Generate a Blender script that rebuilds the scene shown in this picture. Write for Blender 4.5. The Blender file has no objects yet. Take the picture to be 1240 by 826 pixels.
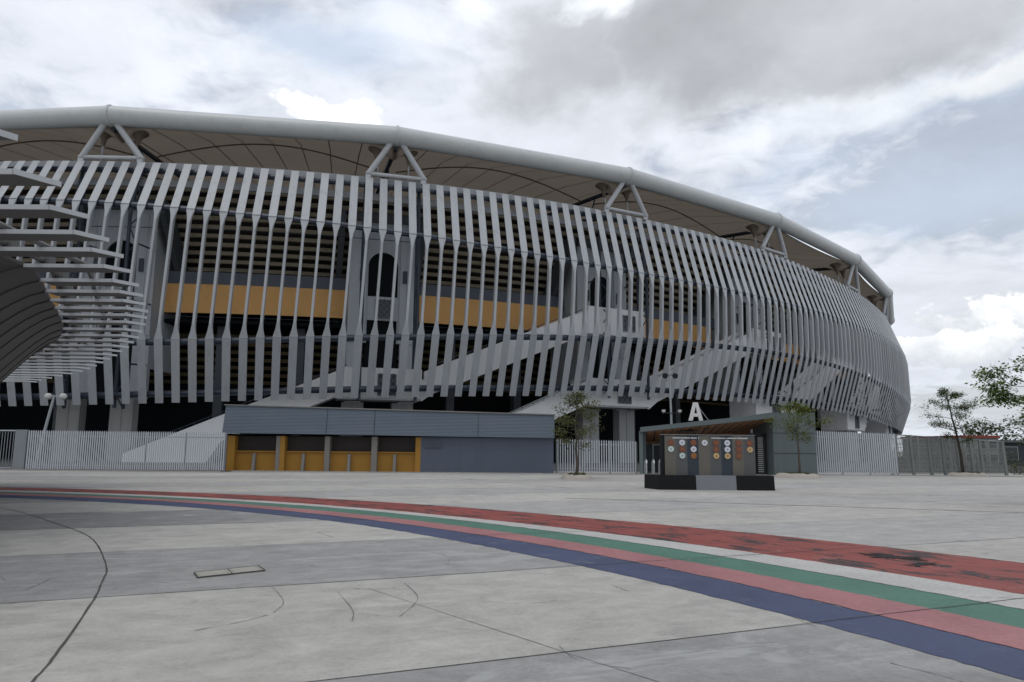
import bpy, math, random
from mathutils import Vector, Matrix
import numpy as np

random.seed(7)
scene = bpy.context.scene
COL = scene.collection
R = math.radians
PI = math.pi

# ------------------------------------------------------------------ camera
cam_data = bpy.data.cameras.new('camera')
cam = bpy.data.objects.new('camera', cam_data)
COL.objects.link(cam)
cam_data.sensor_width = 36.0
cam_data.lens = 36.0 * 908.0 / 1240.0
cam_data.clip_start = 0.1
cam_data.clip_end = 6000.0
cam.matrix_world = (Matrix.Translation((0, 0, 1.6)) @ Matrix.Rotation(R(90 + 8.1), 4, 'X')
                    @ Matrix.Rotation(R(0.5), 4, 'Z'))
scene.camera = cam

# ------------------------------------------------------------------ view + render
scene.view_settings.view_transform = 'Standard'
scene.view_settings.look = 'None'
scene.view_settings.exposure = 0.32
scene.view_settings.gamma = 1.0
scene.view_settings.use_curve_mapping = False
scene.render.engine = 'CYCLES'
scene.cycles.use_denoising = True
scene.cycles.max_bounces = 6
scene.cycles.diffuse_bounces = 4

# ------------------------------------------------------------------ sun (behind cloud) + sky
SUN_EL, SUN_AZ = 70.0, 215.0       # azimuth clockwise from +Y: behind the camera, a little to the left
sun_data = bpy.data.lights.new('sun', 'SUN')
sun_data.energy = 0.55
sun_data.angle = R(25)
sun_data.color = (1.0, 0.965, 0.91)
sun = bpy.data.objects.new('sun', sun_data)
COL.objects.link(sun)
sd = Vector((math.sin(R(SUN_AZ)) * math.cos(R(SUN_EL)), math.cos(R(SUN_AZ)) * math.cos(R(SUN_EL)), math.sin(R(SUN_EL))))
sun.rotation_euler = sd.to_track_quat('Z', 'Y').to_euler()

world = bpy.data.worlds.new('World')
scene.world = world
world.use_nodes = True
WT = world.node_tree
for n in list(WT.nodes):
    WT.nodes.remove(n)


class G:
    """tiny expression builder over a node tree"""
    def __init__(s, nt):
        s.nt = nt

    def _in(s, sock, v):
        if hasattr(v, 'is_output') or isinstance(v, bpy.types.NodeSocket):
            s.nt.links.new(v, sock)
        else:
            sock.default_value = v

    def m(s, op, a, b=0.0, c=0.0, clamp=False):
        n = s.nt.nodes.new('ShaderNodeMath')
        n.operation = op
        n.use_clamp = clamp
        s._in(n.inputs[0], a)
        s._in(n.inputs[1], b)
        s._in(n.inputs[2], c)
        return n.outputs[0]

    def add(s, a, b): return s.m('ADD', a, b)
    def sub(s, a, b): return s.m('SUBTRACT', a, b)
    def mul(s, a, b): return s.m('MULTIPLY', a, b)
    def div(s, a, b): return s.m('DIVIDE', a, b)

    def vec(s, x, y, z):
        n = s.nt.nodes.new('ShaderNodeCombineXYZ')
        for i, v in enumerate((x, y, z)):
            s._in(n.inputs[i], v)
        return n.outputs[0]

    def xyz(s, v):
        n = s.nt.nodes.new('ShaderNodeSeparateXYZ')
        s.nt.links.new(v, n.inputs[0])
        return n.outputs

    def noise(s, v, scale, detail=5.0, rough=0.55, dist=0.0, lac=2.0):
        n = s.nt.nodes.new('ShaderNodeTexNoise')
        if v is not None:
            s.nt.links.new(v, n.inputs['Vector'])
        n.inputs['Scale'].default_value = scale
        n.inputs['Detail'].default_value = detail
        n.inputs['Roughness'].default_value = rough
        n.inputs['Lacunarity'].default_value = lac
        n.inputs['Distortion'].default_value = dist
        return n.outputs['Fac']

    def ramp(s, v, lo, hi, smooth=True):
        n = s.nt.nodes.new('ShaderNodeMapRange')
        n.interpolation_type = 'SMOOTHSTEP' if smooth else 'LINEAR'
        s._in(n.inputs[0], v)
        s._in(n.inputs[1], lo)
        s._in(n.inputs[2], hi)
        return n.outputs[0]

    def mix(s, f, a, b):
        n = s.nt.nodes.new('ShaderNodeMix')
        n.data_type = 'RGBA'
        s._in(n.inputs['Factor'], f)
        for k, v in ((6, a), (7, b)):
            if isinstance(v, (tuple, list)):
                v = (*v, 1.0) if len(v) == 3 else v
            s._in(n.inputs[k], v)
        return n.outputs[2]

    def scalecol(s, f, c):
        """colour c times the number f"""
        n = s.nt.nodes.new('ShaderNodeMix')
        n.data_type = 'RGBA'
        n.blend_type = 'MULTIPLY'
        n.inputs['Factor'].default_value = 1.0
        s._in(n.inputs[6], (*c, 1.0) if isinstance(c, tuple) else c)
        s.nt.links.new(s.vec(f, f, f), n.inputs[7])
        return n.outputs[2]


SKY_STRENGTH = 0.1


def build_sky():
    g = G(WT)
    nt = WT
    out = nt.nodes.new('ShaderNodeOutputWorld')
    bg = nt.nodes.new('ShaderNodeBackground')
    bg.inputs['Strength'].default_value = SKY_STRENGTH
    nt.links.new(bg.outputs[0], out.inputs[0])
    sky = nt.nodes.new('ShaderNodeTexSky')
    sky.sky_type = 'NISHITA'
    sky.sun_disc = False
    sky.sun_elevation = R(SUN_EL)
    sky.sun_rotation = R(SUN_AZ)
    sky.air_density = 1.2
    sky.dust_density = 2.5
    tc = nt.nodes.new('ShaderNodeTexCoord')
    D = tc.outputs['Generated']
    x, y, z = g.xyz(D)
    zc = g.m('MAXIMUM', z, 0.0)
    h = g.add(zc, 0.16)
    # cloud deck coordinates: x/h, y/h flatten towards the horizon
    P = g.vec(g.div(x, h), g.div(y, h), 0.0)
    n_big = g.noise(P, 0.9, 7, 0.52, 0.25)
    n_mid = g.noise(P, 2.6, 8, 0.58, 0.5)
    n_fin = g.noise(P, 7.5, 7, 0.6, 0.4)

    hor0 = g.m('ARCTAN2', x, y)
    elev0 = g.m('ARCSINE', z)

    def ncol(scale, detail, rough, dist, off):
        n = nt.nodes.new('ShaderNodeTexNoise')
        mp = nt.nodes.new('ShaderNodeMapping')
        nt.links.new(D, mp.inputs['Vector'])
        mp.inputs['Location'].default_value = (off, off * .7, -off)
        mp.inputs['Scale'].default_value = (1, 1, 1.35)
        nt.links.new(mp.outputs[0], n.inputs['Vector'])
        n.inputs['Scale'].default_value = scale
        n.inputs['Detail'].default_value = detail
        n.inputs['Roughness'].default_value = rough
        n.inputs['Distortion'].default_value = dist
        return g.xyz(n.outputs['Color'])

    soft = ncol(3.2, 9, .56, .3, 1.7)
    puff = ncol(8.5, 10, .60, .15, 5.1)

    def blob(az, el, raz, rel, amp, w=soft):
        """bank of cloud about a compass bearing and height (degrees) with a torn rim; distance 0 at heart, 1 at rim"""
        a = g.div(g.add(g.sub(hor0, R(az)), g.mul(g.sub(w[0], .5), R(amp * 1.5))), R(raz))
        e = g.div(g.add(g.sub(elev0, R(el)), g.mul(g.sub(w[1], .5), R(amp))), R(rel))
        return g.m('SQRT', g.add(g.mul(a, a), g.mul(e, e)))

    # base veil: pale lavender white over a thin blue
    blue = sky.outputs[0]
    veil_v = g.add(7.0, g.mul(g.sub(n_mid, 0.5), 3.2))
    veil_v = g.add(veil_v, g.mul(g.sub(n_fin, 0.5), 1.6))
    veil_v = g.add(veil_v, g.mul(g.sub(soft[2], 0.5), 2.5))
    veil = g.scalecol(veil_v, (0.935, 0.985, 1.075))
    thin = g.ramp(g.add(n_big, g.mul(g.sub(n_fin, 0.5), 0.3)), 0.28, 0.52)
    thin = g.m('MAXIMUM', thin, 0.55)
    c = g.mix(thin, g.scalecol(0.85, blue), veil)
    # blue-grey thinner patches
    for az, el, ra, re, f in ((33, 15.5, 9, 2.0, .55), (-13, 29.5, 8, 2.6, .75), (20, 19, 9, 1.6, .4), (35, 20.5, 8, 1.2, .3), (-9, 33, 5, 1.5, .35)):
        c = g.mix(g.mul(g.ramp(blob(az, el, ra, re, 16), 1.3, 0.2), f), c, (4.7, 5.55, 6.9))
    # grey banks: heavy one over the upper right, looser ones elsewhere
    dark = None
    for az, el, ra, re, amp, f in ((27, 36, 22, 9.5, 20, 1.0), (14, 29.5, 12, 5.0, 18, .95), (27, 27.5, 14, 4.0, 16, .9), (2.8, 29.0, 4.6, 3.8, 13, .85),
                                   (-34, 37, 15, 6, 24, .3), (6, 37.5, 17, 4.2, 22, .55), (-22, 33, 8, 2.2, 18, .25)):
        v_ = g.mul(g.ramp(blob(az, el, ra, re, amp), 1.25, 0.55), f)
        dark = v_ if dark is None else g.m('MAXIMUM', dark, v_)
    dv = g.add(4.3, g.mul(g.sub(n_mid, 0.5), 1.8))
    dv = g.add(dv, g.mul(g.sub(soft[2], 0.5), 3.4))
    dv = g.add(dv, g.mul(g.sub(puff[2], 0.5), 1.2))
    c = g.mix(g.mul(dark, 0.95), c, g.scalecol(dv, (0.985, 1.012, 1.075)))
    # luminous breaks
    for az, el, ra, re, amp, f, col, w in ((-12.8, 24.3, 4.2, 1.8, 10, 1.0, (10.2, 10.3, 10.5), puff), (5.8, 32.2, 2.6, 1.5, 14, .75, (9.0, 9.3, 9.8), soft), (-1.5, 33.5, 2.4, 1.8, 12, .6, (9.2, 9.4, 9.8), soft),
                                           (24, 22.3, 15, 2.6, 16, .55, (8.3, 8.7, 9.2), soft), (36, 22.0, 6, 1.8, 14, .55, (8.6, 8.7, 8.6), soft), (-7, 32, 6, 3.0, 18, .4, (8.8, 9.2, 9.8), soft)):
        q = g.ramp(blob(az, el, ra, re, amp, w), 1.1, 0.75 if w is puff else 0.3)
        c = g.mix(g.mul(q, f), c, col)
    # cumulus heads low on the right, grey underneath
    for az, el, ra, re in ((41.0, 10.4, 5.6, 2.7), (36.0, 8.6, 6.0, 2.1), (31.0, 6.6, 4.6, 1.7)):
        mk = g.ramp(blob(az, el, ra, re, 13, puff), 1.12, 0.90)
        up = g.ramp(g.add(elev0, g.mul(g.sub(puff[2], 0.5), R(9.0))), R(el - re * 0.9), R(el + re * 0.7))
        cc = g.mix(up, (5.5, 5.85, 6.3), (9.0, 9.1, 9.15))
        c = g.mix(g.mul(mk, 0.9), c, cc)
    # unseen grey cloud added behind the camera, dims the facade fronts
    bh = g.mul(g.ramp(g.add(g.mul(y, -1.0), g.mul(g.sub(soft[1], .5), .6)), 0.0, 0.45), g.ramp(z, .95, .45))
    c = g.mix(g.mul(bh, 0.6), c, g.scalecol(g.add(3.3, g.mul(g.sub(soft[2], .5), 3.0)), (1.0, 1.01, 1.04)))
    # low haze band, and dim grey below the horizon
    hz = g.ramp(z, 0.13, 0.0)
    c = g.mix(g.mul(hz, 0.5), c, (6.0, 6.5, 7.1))
    below = g.ramp(z, -0.01, -0.06)
    c = g.mix(below, c, (2.6, 2.6, 2.5))
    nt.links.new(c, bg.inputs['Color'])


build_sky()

# ------------------------------------------------------------------ materials


def mat(name, color, rough=0.6, metal=0.0, var=0.12, scale=1.2, spec=0.4, bump=0.0, bscale=30.0,
        streak=False, trans=0.0, dirt=0.0, rnd=0.0):
    m = bpy.data.materials.new(name)
    m.use_nodes = True
    nt = m.node_tree
    b = nt.nodes['Principled BSDF']
    g = G(nt)
    tc = nt.nodes.new('ShaderNodeTexCoord')
    v = tc.outputs['Object']
    if streak:
        x, y, z = g.xyz(v)
        v2 = g.vec(g.mul(x, 3.0), g.mul(y, 3.0), g.mul(z, 0.35))
    else:
        v2 = v
    f = g.noise(v2, scale, 5, 0.6)
    f2 = g.noise(v, scale * 7.0, 4, 0.6)
    k = g.add(1.0, g.add(g.mul(g.sub(f, 0.5), var * 3.0), g.mul(g.sub(f2, 0.5), var * 1.2)))
    if rnd:
        oi = nt.nodes.new('ShaderNodeObjectInfo')
        k = g.mul(k, g.add(1.0, g.mul(g.sub(oi.outputs['Random'], 0.5), rnd * 2)))
    c = g.scalecol(k, tuple(color))
    if dirt:
        d = g.ramp(g.noise(v2, scale * 2.3, 6, 0.65), 0.50, 0.75)
        c = g.mix(g.mul(d, dirt), c, tuple(q * 0.45 for q in color))
    nt.links.new(c, b.inputs['Base Color'])
    nt.links.new(g.add(rough, g.mul(g.sub(f, 0.5), 0.25)), b.inputs['Roughness'])
    b.inputs['Metallic'].default_value = metal
    b.inputs['Specular IOR Level'].default_value = spec
    if trans:
        tr = nt.nodes.new('ShaderNodeBsdfTranslucent')
        nt.links.new(c, tr.inputs['Color'])
        mx = nt.nodes.new('ShaderNodeMixShader')
        mx.inputs[0].default_value = trans
        nt.links.new(b.outputs[0], mx.inputs[1])
        nt.links.new(tr.outputs[0], mx.inputs[2])
        nt.links.new(mx.outputs[0], nt.nodes['Material Output'].inputs['Surface'])
    if bump:
        bn = nt.nodes.new('ShaderNodeBump')
        bn.inputs['Strength'].default_value = bump
        bn.inputs['Distance'].default_value = 0.02
        nt.links.new(g.noise(v, bscale, 4, 0.6), bn.inputs['Height'])
        nt.links.new(bn.outputs[0], b.inputs['Normal'])
    return m


M = {}
M['fin'] = mat('pale_grey_painted_metal', (0.41, 0.432, 0.452), 0.45, 0.0, 0.08, 0.35, 0.45, streak=True, dirt=0.35, rnd=0.07)
M['tube'] = mat('grey_green_steel_tube', (0.54, 0.565, 0.565), 0.42, 0.0, 0.07, 0.5, 0.5, dirt=0.2)
M['strut'] = mat('light_grey_steel', (0.47, 0.49, 0.51), 0.45, 0, 0.06, 0.8)
M['rail'] = mat('dark_blue_grey_steel', (0.040, 0.052, 0.075), 0.4, 0, 0.15, 0.7, 0.5)
M['membrane'] = mat('tan_roof_membrane', (0.27, 0.228, 0.182), 0.8, 0, 0.10, 0.12, 0.2, trans=0.3)
M['seam'] = mat('dark_membrane_seam', (0.165, 0.135, 0.108), 0.8, 0, 0.1, 1)
M['gutter'] = mat('pale_grey_gutter_steel', (0.37, 0.39, 0.41), 0.5, 0, 0.10, 0.6, dirt=0.3)
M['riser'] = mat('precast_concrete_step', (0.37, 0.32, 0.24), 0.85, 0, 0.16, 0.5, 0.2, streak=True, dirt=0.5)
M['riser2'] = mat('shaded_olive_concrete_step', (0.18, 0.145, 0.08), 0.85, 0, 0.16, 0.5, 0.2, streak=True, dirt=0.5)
M['tread'] = mat('shaded_step_soffit', (0.03, 0.028, 0.026), 0.9, 0, 0.15, 0.6, 0.2)
M['beam'] = mat('blue_grey_edge_beam', (0.11, 0.13, 0.16), 0.6, 0, 0.12, 0.6)
M['orange'] = mat('ochre_orange_panel', (0.80, 0.45, 0.165), 0.6, 0, 0.06, 0.35, 0.3, dirt=0.15)
M['tower'] = mat('pale_grey_tower_panel', (0.50, 0.53, 0.565), 0.6, 0, 0.08, 0.35, 0.3, streak=True, dirt=0.25)
M['towerdark'] = mat('dark_grey_cladding', (0.085, 0.095, 0.108), 0.5, 0, 0.14, 0.5, 0.4)
M['concrete'] = mat('grey_concrete', (0.33, 0.335, 0.335), 0.85, 0, 0.12, 0.6, 0.2, streak=True, dirt=0.3)
M['white'] = mat('white_painted_concrete', (0.86, 0.87, 0.88), 0.7, 0, 0.05, 0.4, 0.3, streak=True, dirt=0.10)
M['screen'] = mat('perforated_screen_grey', (0.20, 0.215, 0.235), 0.6, 0, 0.12, 2)
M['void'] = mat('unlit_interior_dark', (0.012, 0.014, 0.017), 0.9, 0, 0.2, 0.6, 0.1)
M['fence'] = mat('galvanised_pale_fence', (0.50, 0.53, 0.57), 0.45, 0.25, 0.08, 1.0, 0.5)
M['fencepost'] = mat('grey_fence_post', (0.24, 0.26, 0.28), 0.5, 0.2, 0.1, 1.0)
M['mesh'] = mat('grey_green_wire_mesh', (0.28, 0.29, 0.29), 0.5, 0.2, 0.12, 0.9)
M['meshpost'] = mat('weathered_grey_green_post', (0.20, 0.215, 0.205), 0.6, 0.1, 0.12, 0.9)
M['boothwall'] = mat('blue_grey_booth_wall', (0.10, 0.12, 0.158), 0.65, 0, 0.08, 0.6, 0.3, streak=True, dirt=0.15)
M['boothor'] = mat('amber_counter_panel', (0.36, 0.185, 0.03), 0.55, 0, 0.08, 0.9, 0.35, dirt=0.2)
M['boothpost'] = mat('grey_counter_post', (0.21, 0.20, 0.185), 0.6, 0, 0.1, 1.0)
M['shutter'] = mat('brown_black_shutter', (0.035, 0.029, 0.026), 0.6, 0, 0.12, 1.0)
M['gate'] = mat('dark_grey_green_panel', (0.125, 0.155, 0.162), 0.6, 0, 0.09, 0.7, 0.35, streak=True, dirt=0.2)
M['gatedark'] = mat('dark_slate_panel', (0.045, 0.058, 0.068), 0.6, 0, 0.12, 0.7)
M['letter'] = mat('off_white_letter', (0.66, 0.66, 0.66), 0.5, 0, 0.04, 1.5)
M['black'] = mat('black_granite', (0.010, 0.011, 0.012), 0.7, 0, 0.25, 3.0, 0.2)
M['greyblock'] = mat('mid_grey_stone_block', (0.20, 0.21, 0.23), 0.6, 0, 0.08, 3.0)
M['k_brown'] = mat('warm_grey_panel', (0.14, 0.13, 0.11), 0.5, 0, 0.1, 2.0)
M['k_grey'] = mat('cool_grey_panel', (0.098, 0.102, 0.105), 0.5, 0, 0.1, 2.0)
M['k_blue'] = mat('dark_blue_grey_panel', (0.035, 0.048, 0.064), 0.5, 0, 0.1, 2.0)
M['d_rust'] = mat('rust_disc', (0.21, 0.08, 0.05), 0.6, 0, 0.2, 6.0)
M['d_white'] = mat('silver_white_disc', (0.64, 0.66, 0.73), 0.4, 0, 0.06, 6.0)
M['d_mint'] = mat('pale_mint_disc', (0.55, 0.66, 0.63), 0.4, 0, 0.06, 6.0)
M['d_tan'] = mat('gold_tan_disc', (0.56, 0.40, 0.20), 0.4, 0, 0.1, 6.0)
M['d_brown'] = mat('bronze_brown_disc', (0.30, 0.13, 0.035), 0.4, 0, 0.1, 6.0)
M['d_ink'] = mat('dark_medal_ink', (0.3, 0.3, 0.32), 0.5, 0, 0.1, 6.0)
M['steel'] = mat('brushed_steel_tube', (0.55, 0.57, 0.58), 0.3, 0.8, 0.06, 2.0)
M['pole'] = mat('galvanised_pole', (0.36, 0.39, 0.40), 0.45, 0.2, 0.08, 1.0)
M['lamp'] = mat('dark_lamp_housing', (0.02, 0.023, 0.027), 0.4, 0, 0.1, 2.0)
M['lampw'] = mat('pale_lamp_housing', (0.55, 0.55, 0.54), 0.4, 0, 0.05, 2.0)
M['bark'] = mat('grey_brown_bark', (0.10, 0.085, 0.07), 0.9, 0, 0.25, 8.0, 0.2, bump=0.4)
M['barkd'] = mat('dark_bark', (0.05, 0.042, 0.036), 0.9, 0, 0.25, 8.0, 0.2, bump=0.4)
M['planter'] = mat('pinkish_stone_kerb', (0.40, 0.365, 0.32), 0.85, 0, 0.15, 2.0, 0.2, bump=0.3, dirt=0.3)
M['soil'] = mat('brown_soil', (0.07, 0.052, 0.035), 0.95, 0, 0.3, 5.0, 0.1)
M['canopyblade'] = mat('pale_grey_canopy_blade', (0.125, 0.123, 0.12), 0.55, 0, 0.06, 0.8, 0.35)
M['canopybody'] = mat('taupe_canopy_soffit', (0.10, 0.097, 0.094), 0.6, 0, 0.07, 0.25, 0.35)
M['bldwall'] = mat('distant_grey_wall', (0.27, 0.27, 0.265), 0.8, 0, 0.08, 0.3)
M['bldred'] = mat('red_roof_edge', (0.30, 0.07, 0.05), 0.7, 0, 0.1, 0.4)
M['bldgrey'] = mat('grey_roof', (0.14, 0.14, 0.145), 0.7, 0, 0.1, 0.4)
M['blddark'] = mat('dark_slate_wall', (0.05, 0.058, 0.066), 0.7, 0, 0.12, 0.4)
M['glass'] = mat('dark_window_glass', (0.03, 0.037, 0.042), 0.12, 0, 0.1, 0.6, 0.6)
M['kerb'] = mat('pale_kerb_concrete', (0.37, 0.358, 0.335), 0.85, 0, 0.12, 0.8, 0.2, dirt=0.25)
M['joint'] = mat('dark_joint_filler', (0.095, 0.09, 0.085), 0.9, 0, 0.2, 3.0, 0.1)
M['cover'] = mat('beige_metal_cover', (0.36, 0.345, 0.30), 0.7, 0, 0.14, 5.0, 0.3, dirt=0.4)


def foliage_mat(name, a, b, tr=0.35):
    m = bpy.data.materials.new(name)
    m.use_nodes = True
    nt = m.node_tree
    p = nt.nodes['Principled BSDF']
    g = G(nt)
    tc = nt.nodes.new('ShaderNodeTexCoord')
    f = g.ramp(g.noise(tc.outputs['Object'], 2.2, 4, 0.7), 0.32, 0.68)
    f2 = g.noise(tc.outputs['Object'], 14.0, 2, 0.5)
    c = g.mix(f, a, b)
    c = g.scalecol(g.add(0.6, g.mul(f2, 0.8)), c)
    nt.links.new(c, p.inputs['Base Color'])
    p.inputs['Roughness'].default_value = 0.55
    t = nt.nodes.new('ShaderNodeBsdfTranslucent')
    nt.links.new(c, t.inputs['Color'])
    mx = nt.nodes.new('ShaderNodeMixShader')
    mx.inputs[0].default_value = tr
    nt.links.new(p.outputs[0], mx.inputs[1])
    nt.links.new(t.outputs[0], mx.inputs[2])
    nt.links.new(mx.outputs[0], nt.nodes['Material Output'].inputs['Surface'])
    return m


M['leaf_olive'] = foliage_mat('olive_green_leaves', (0.075, 0.085, 0.028), (0.15, 0.16, 0.055))
M['leaf_yellow'] = foliage_mat('yellow_green_leaves', (0.06, 0.095, 0.018), (0.19, 0.20, 0.03))
M['leaf_dark'] = foliage_mat('dark_green_leaves', (0.05, 0.07, 0.028), (0.12, 0.14, 0.055))
M['leaf_bright'] = foliage_mat('fresh_green_leaves', (0.06, 0.11, 0.024), (0.16, 0.22, 0.05))

# pavement ------------------------------------------------------------------
BAND_ANG = R(24.3)
BAND_W = 3.78
BAND_U0 = 10.17 * math.cos(BAND_ANG)


def plaza_mat():
    m = bpy.data.materials.new('plaza_concrete')
    m.use_nodes = True
    nt = m.node_tree
    b = nt.nodes['Principled BSDF']
    g = G(nt)
    tc = nt.nodes.new('ShaderNodeTexCoord')
    v = tc.outputs['Object']
    x, y, z = g.xyz(v)
    ca, sa = math.cos(BAND_ANG), math.sin(BAND_ANG)
    u = g.add(g.mul(x, -sa), g.mul(y, ca))
    w = g.add(g.mul(x, ca), g.mul(y, sa))
    q = g.div(g.sub(u, BAND_U0), BAND_W)
    idx = g.m('FLOOR', q)
    par = g.m('ABSOLUTE', g.m('MODULO', idx, 2.0))        # 0 -> dark band, 1 -> light band
    cell = g.m('FLOOR', g.div(g.add(w, g.mul(idx, 4.7)), 11.0))
    wn = nt.nodes.new('ShaderNodeTexWhiteNoise')
    wn.noise_dimensions = '2D'
    nt.links.new(g.vec(idx, cell, 0.0), wn.inputs['Vector'])
    tint = wn.outputs['Value']
    light = g.mix(tint, (0.375, 0.36, 0.332), (0.43, 0.415, 0.383))
    darkc = g.mix(tint, (0.235, 0.231, 0.225), (0.30, 0.296, 0.288))
    # the dark bands fade to a weathered grey away from the inner circle
    far = g.ramp(w, 2.0, 14.0)
    darkc = g.mix(g.mul(far, 0.6), darkc, (0.385, 0.378, 0.36))
    rr = g.m('SQRT', g.add(g.mul(g.add(x, 24.0), g.add(x, 24.0)), g.mul(g.add(y, 6.0), g.add(y, 6.0))))
    outer = g.ramp(rr, 35.0, 35.4)
    darkc = g.mix(g.mul(outer, 0.62), darkc, (0.39, 0.377, 0.355))
    c = g.mix(par, darkc, light)
    # blotches, trowel streaks, grain
    strv = g.vec(g.mul(x, 0.9), g.mul(y, 0.9), 0.0)
    n1 = g.noise(strv, 0.35, 6, 0.62, 0.4)
    n2 = g.noise(g.vec(g.mul(w, 0.8), g.mul(u, 2.6), 0.0), 1.3, 7, 0.68, 0.5)
    n3 = g.noise(v, 22.0, 5, 0.7)
    n4 = g.noise(v, 2.1, 9, 0.72, 0.7)
    n5 = g.noise(v, 70.0, 3, 0.8)
    k = g.add(1.0, g.mul(g.sub(n1, 0.5), 0.5))
    k = g.add(k, g.mul(g.sub(n4, 0.5), 0.9))
    k = g.add(k, g.mul(g.sub(n5, 0.5), 0.35))
    k = g.add(k, g.mul(g.sub(n2, 0.5), 0.55))
    k = g.add(k, g.mul(g.sub(n3, 0.5), 0.5))
    c = g.scalecol(k, c)
    # efflorescence on the dark bands
    ef = g.ramp(g.noise(g.vec(g.mul(w, 0.7), g.mul(u, 2.2), 3.0), 0.9, 7, 0.74, 0.7), 0.52, 0.64)
    c = g.mix(g.mul(g.mul(ef, g.sub(1.0, par)), 0.62), c, (0.41, 0.41, 0.405))
    # grime: thin dark smears and specks
    gr = g.ramp(g.noise(v, 0.8, 9, 0.75, 1.2), 0.60, 0.76)
    c = g.mix(g.mul(gr, 0.35), c, (0.19, 0.185, 0.175))
    sp = g.ramp(g.noise(v, 9.0, 5, 0.6), 0.68, 0.74)
    c = g.mix(g.mul(sp, 0.55), c, (0.12, 0.115, 0.11))
    nt.links.new(c, b.inputs['Base Color'])
    nt.links.new(g.add(0.62, g.mul(n1, 0.25)), b.inputs['Roughness'])
    b.inputs['Specular IOR Level'].default_value = 0.3
    bn = nt.nodes.new('ShaderNodeBump')
    bn.inputs['Strength'].default_value = 0.25
    bn.inputs['Distance'].default_value = 0.01
    nt.links.new(n3, bn.inputs['Height'])
    nt.links.new(bn.outputs[0], b.inputs['Normal'])
    return m


def paint_mat(name, col, worn=0.5, black=0.0):
    m = bpy.data.materials.new(name)
    m.use_nodes = True
    nt = m.node_tree
    b = nt.nodes['Principled BSDF']
    g = G(nt)
    tc = nt.nodes.new('ShaderNodeTexCoord')
    v = tc.outputs['Object']
    n1 = g.noise(v, 0.7, 7, 0.65, 0.5)
    n2 = g.noise(v, 16.0, 5, 0.7)
    k = g.add(1.0, g.add(g.mul(g.sub(n1, 0.5), 0.8), g.mul(g.sub(n2, 0.5), 0.8)))
    c = g.scalecol(k, col)
    w = g.ramp(g.noise(v, 2.4, 9, 0.75, 0.8), 0.56, 0.70)
    c = g.mix(g.mul(w, worn), c, (0.36, 0.34, 0.32))
    if black:
        x, y, z = g.xyz(v)
        t = g.m('ARCTAN2', g.add(y, 6.0), g.add(x, 24.0))
        rr = g.m('SQRT', g.add(g.mul(g.add(x, 24.0), g.add(x, 24.0)), g.mul(g.add(y, 6.0), g.add(y, 6.0))))
        wv = g.vec(g.mul(t, 34.0), g.mul(rr, 3.2), 0.0)
        k2 = g.ramp(g.noise(wv, 0.9, 8, 0.72, 0.6), 0.525, 0.57)
        c = g.mix(g.mul(k2, black), c, (0.028, 0.026, 0.027))
    nt.links.new(c, b.inputs['Base Color'])
    b.inputs['Roughness'].default_value = 0.65
    b.inputs['Specular IOR Level'].default_value = 0.3
    return m


M['plaza'] = plaza_mat()
M['p_red'] = paint_mat('worn_red_paint', (0.25, 0.058, 0.046), 0.3, 0.95)
M['p_white'] = paint_mat('worn_white_paint', (0.45, 0.437, 0.415), 0.4)
M['p_green'] = paint_mat('worn_green_paint', (0.075, 0.175, 0.128), 0.3)
M['p_pink'] = paint_mat('worn_pink_paint', (0.34, 0.15, 0.152), 0.3)
M['p_navy'] = paint_mat('worn_navy_paint', (0.055, 0.07, 0.135), 0.25)


def booth_fascia_mat():
    m = bpy.data.materials.new('blue_grey_ribbed_fascia')
    m.use_nodes = True
    nt = m.node_tree
    b = nt.nodes['Principled BSDF']
    g = G(nt)
    tc = nt.nodes.new('ShaderNodeTexCoord')
    v = tc.outputs['Object']
    x, y, z = g.xyz(v)
    n = g.noise(v, 0.5, 4, 0.6)
    c = g.mix(g.ramp(n, 0.3, 0.7), (0.088, 0.122, 0.158), (0.104, 0.128, 0.168))
    nt.links.new(c, b.inputs['Base Color'])
    b.inputs['Roughness'].default_value = 0.5
    bn = nt.nodes.new('ShaderNodeBump')
    bn.inputs['Strength'].default_value = 0.3
    bn.inputs['Distance'].default_value = 0.02
    s = g.m('SINE', g.mul(z, 2 * PI / 0.09))
    nt.links.new(s, bn.inputs['Height'])
    nt.links.new(bn.outputs[0], b.inputs['Normal'])
    return m


M['fascia'] = booth_fascia_mat()

# ------------------------------------------------------------------ mesh helpers


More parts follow.
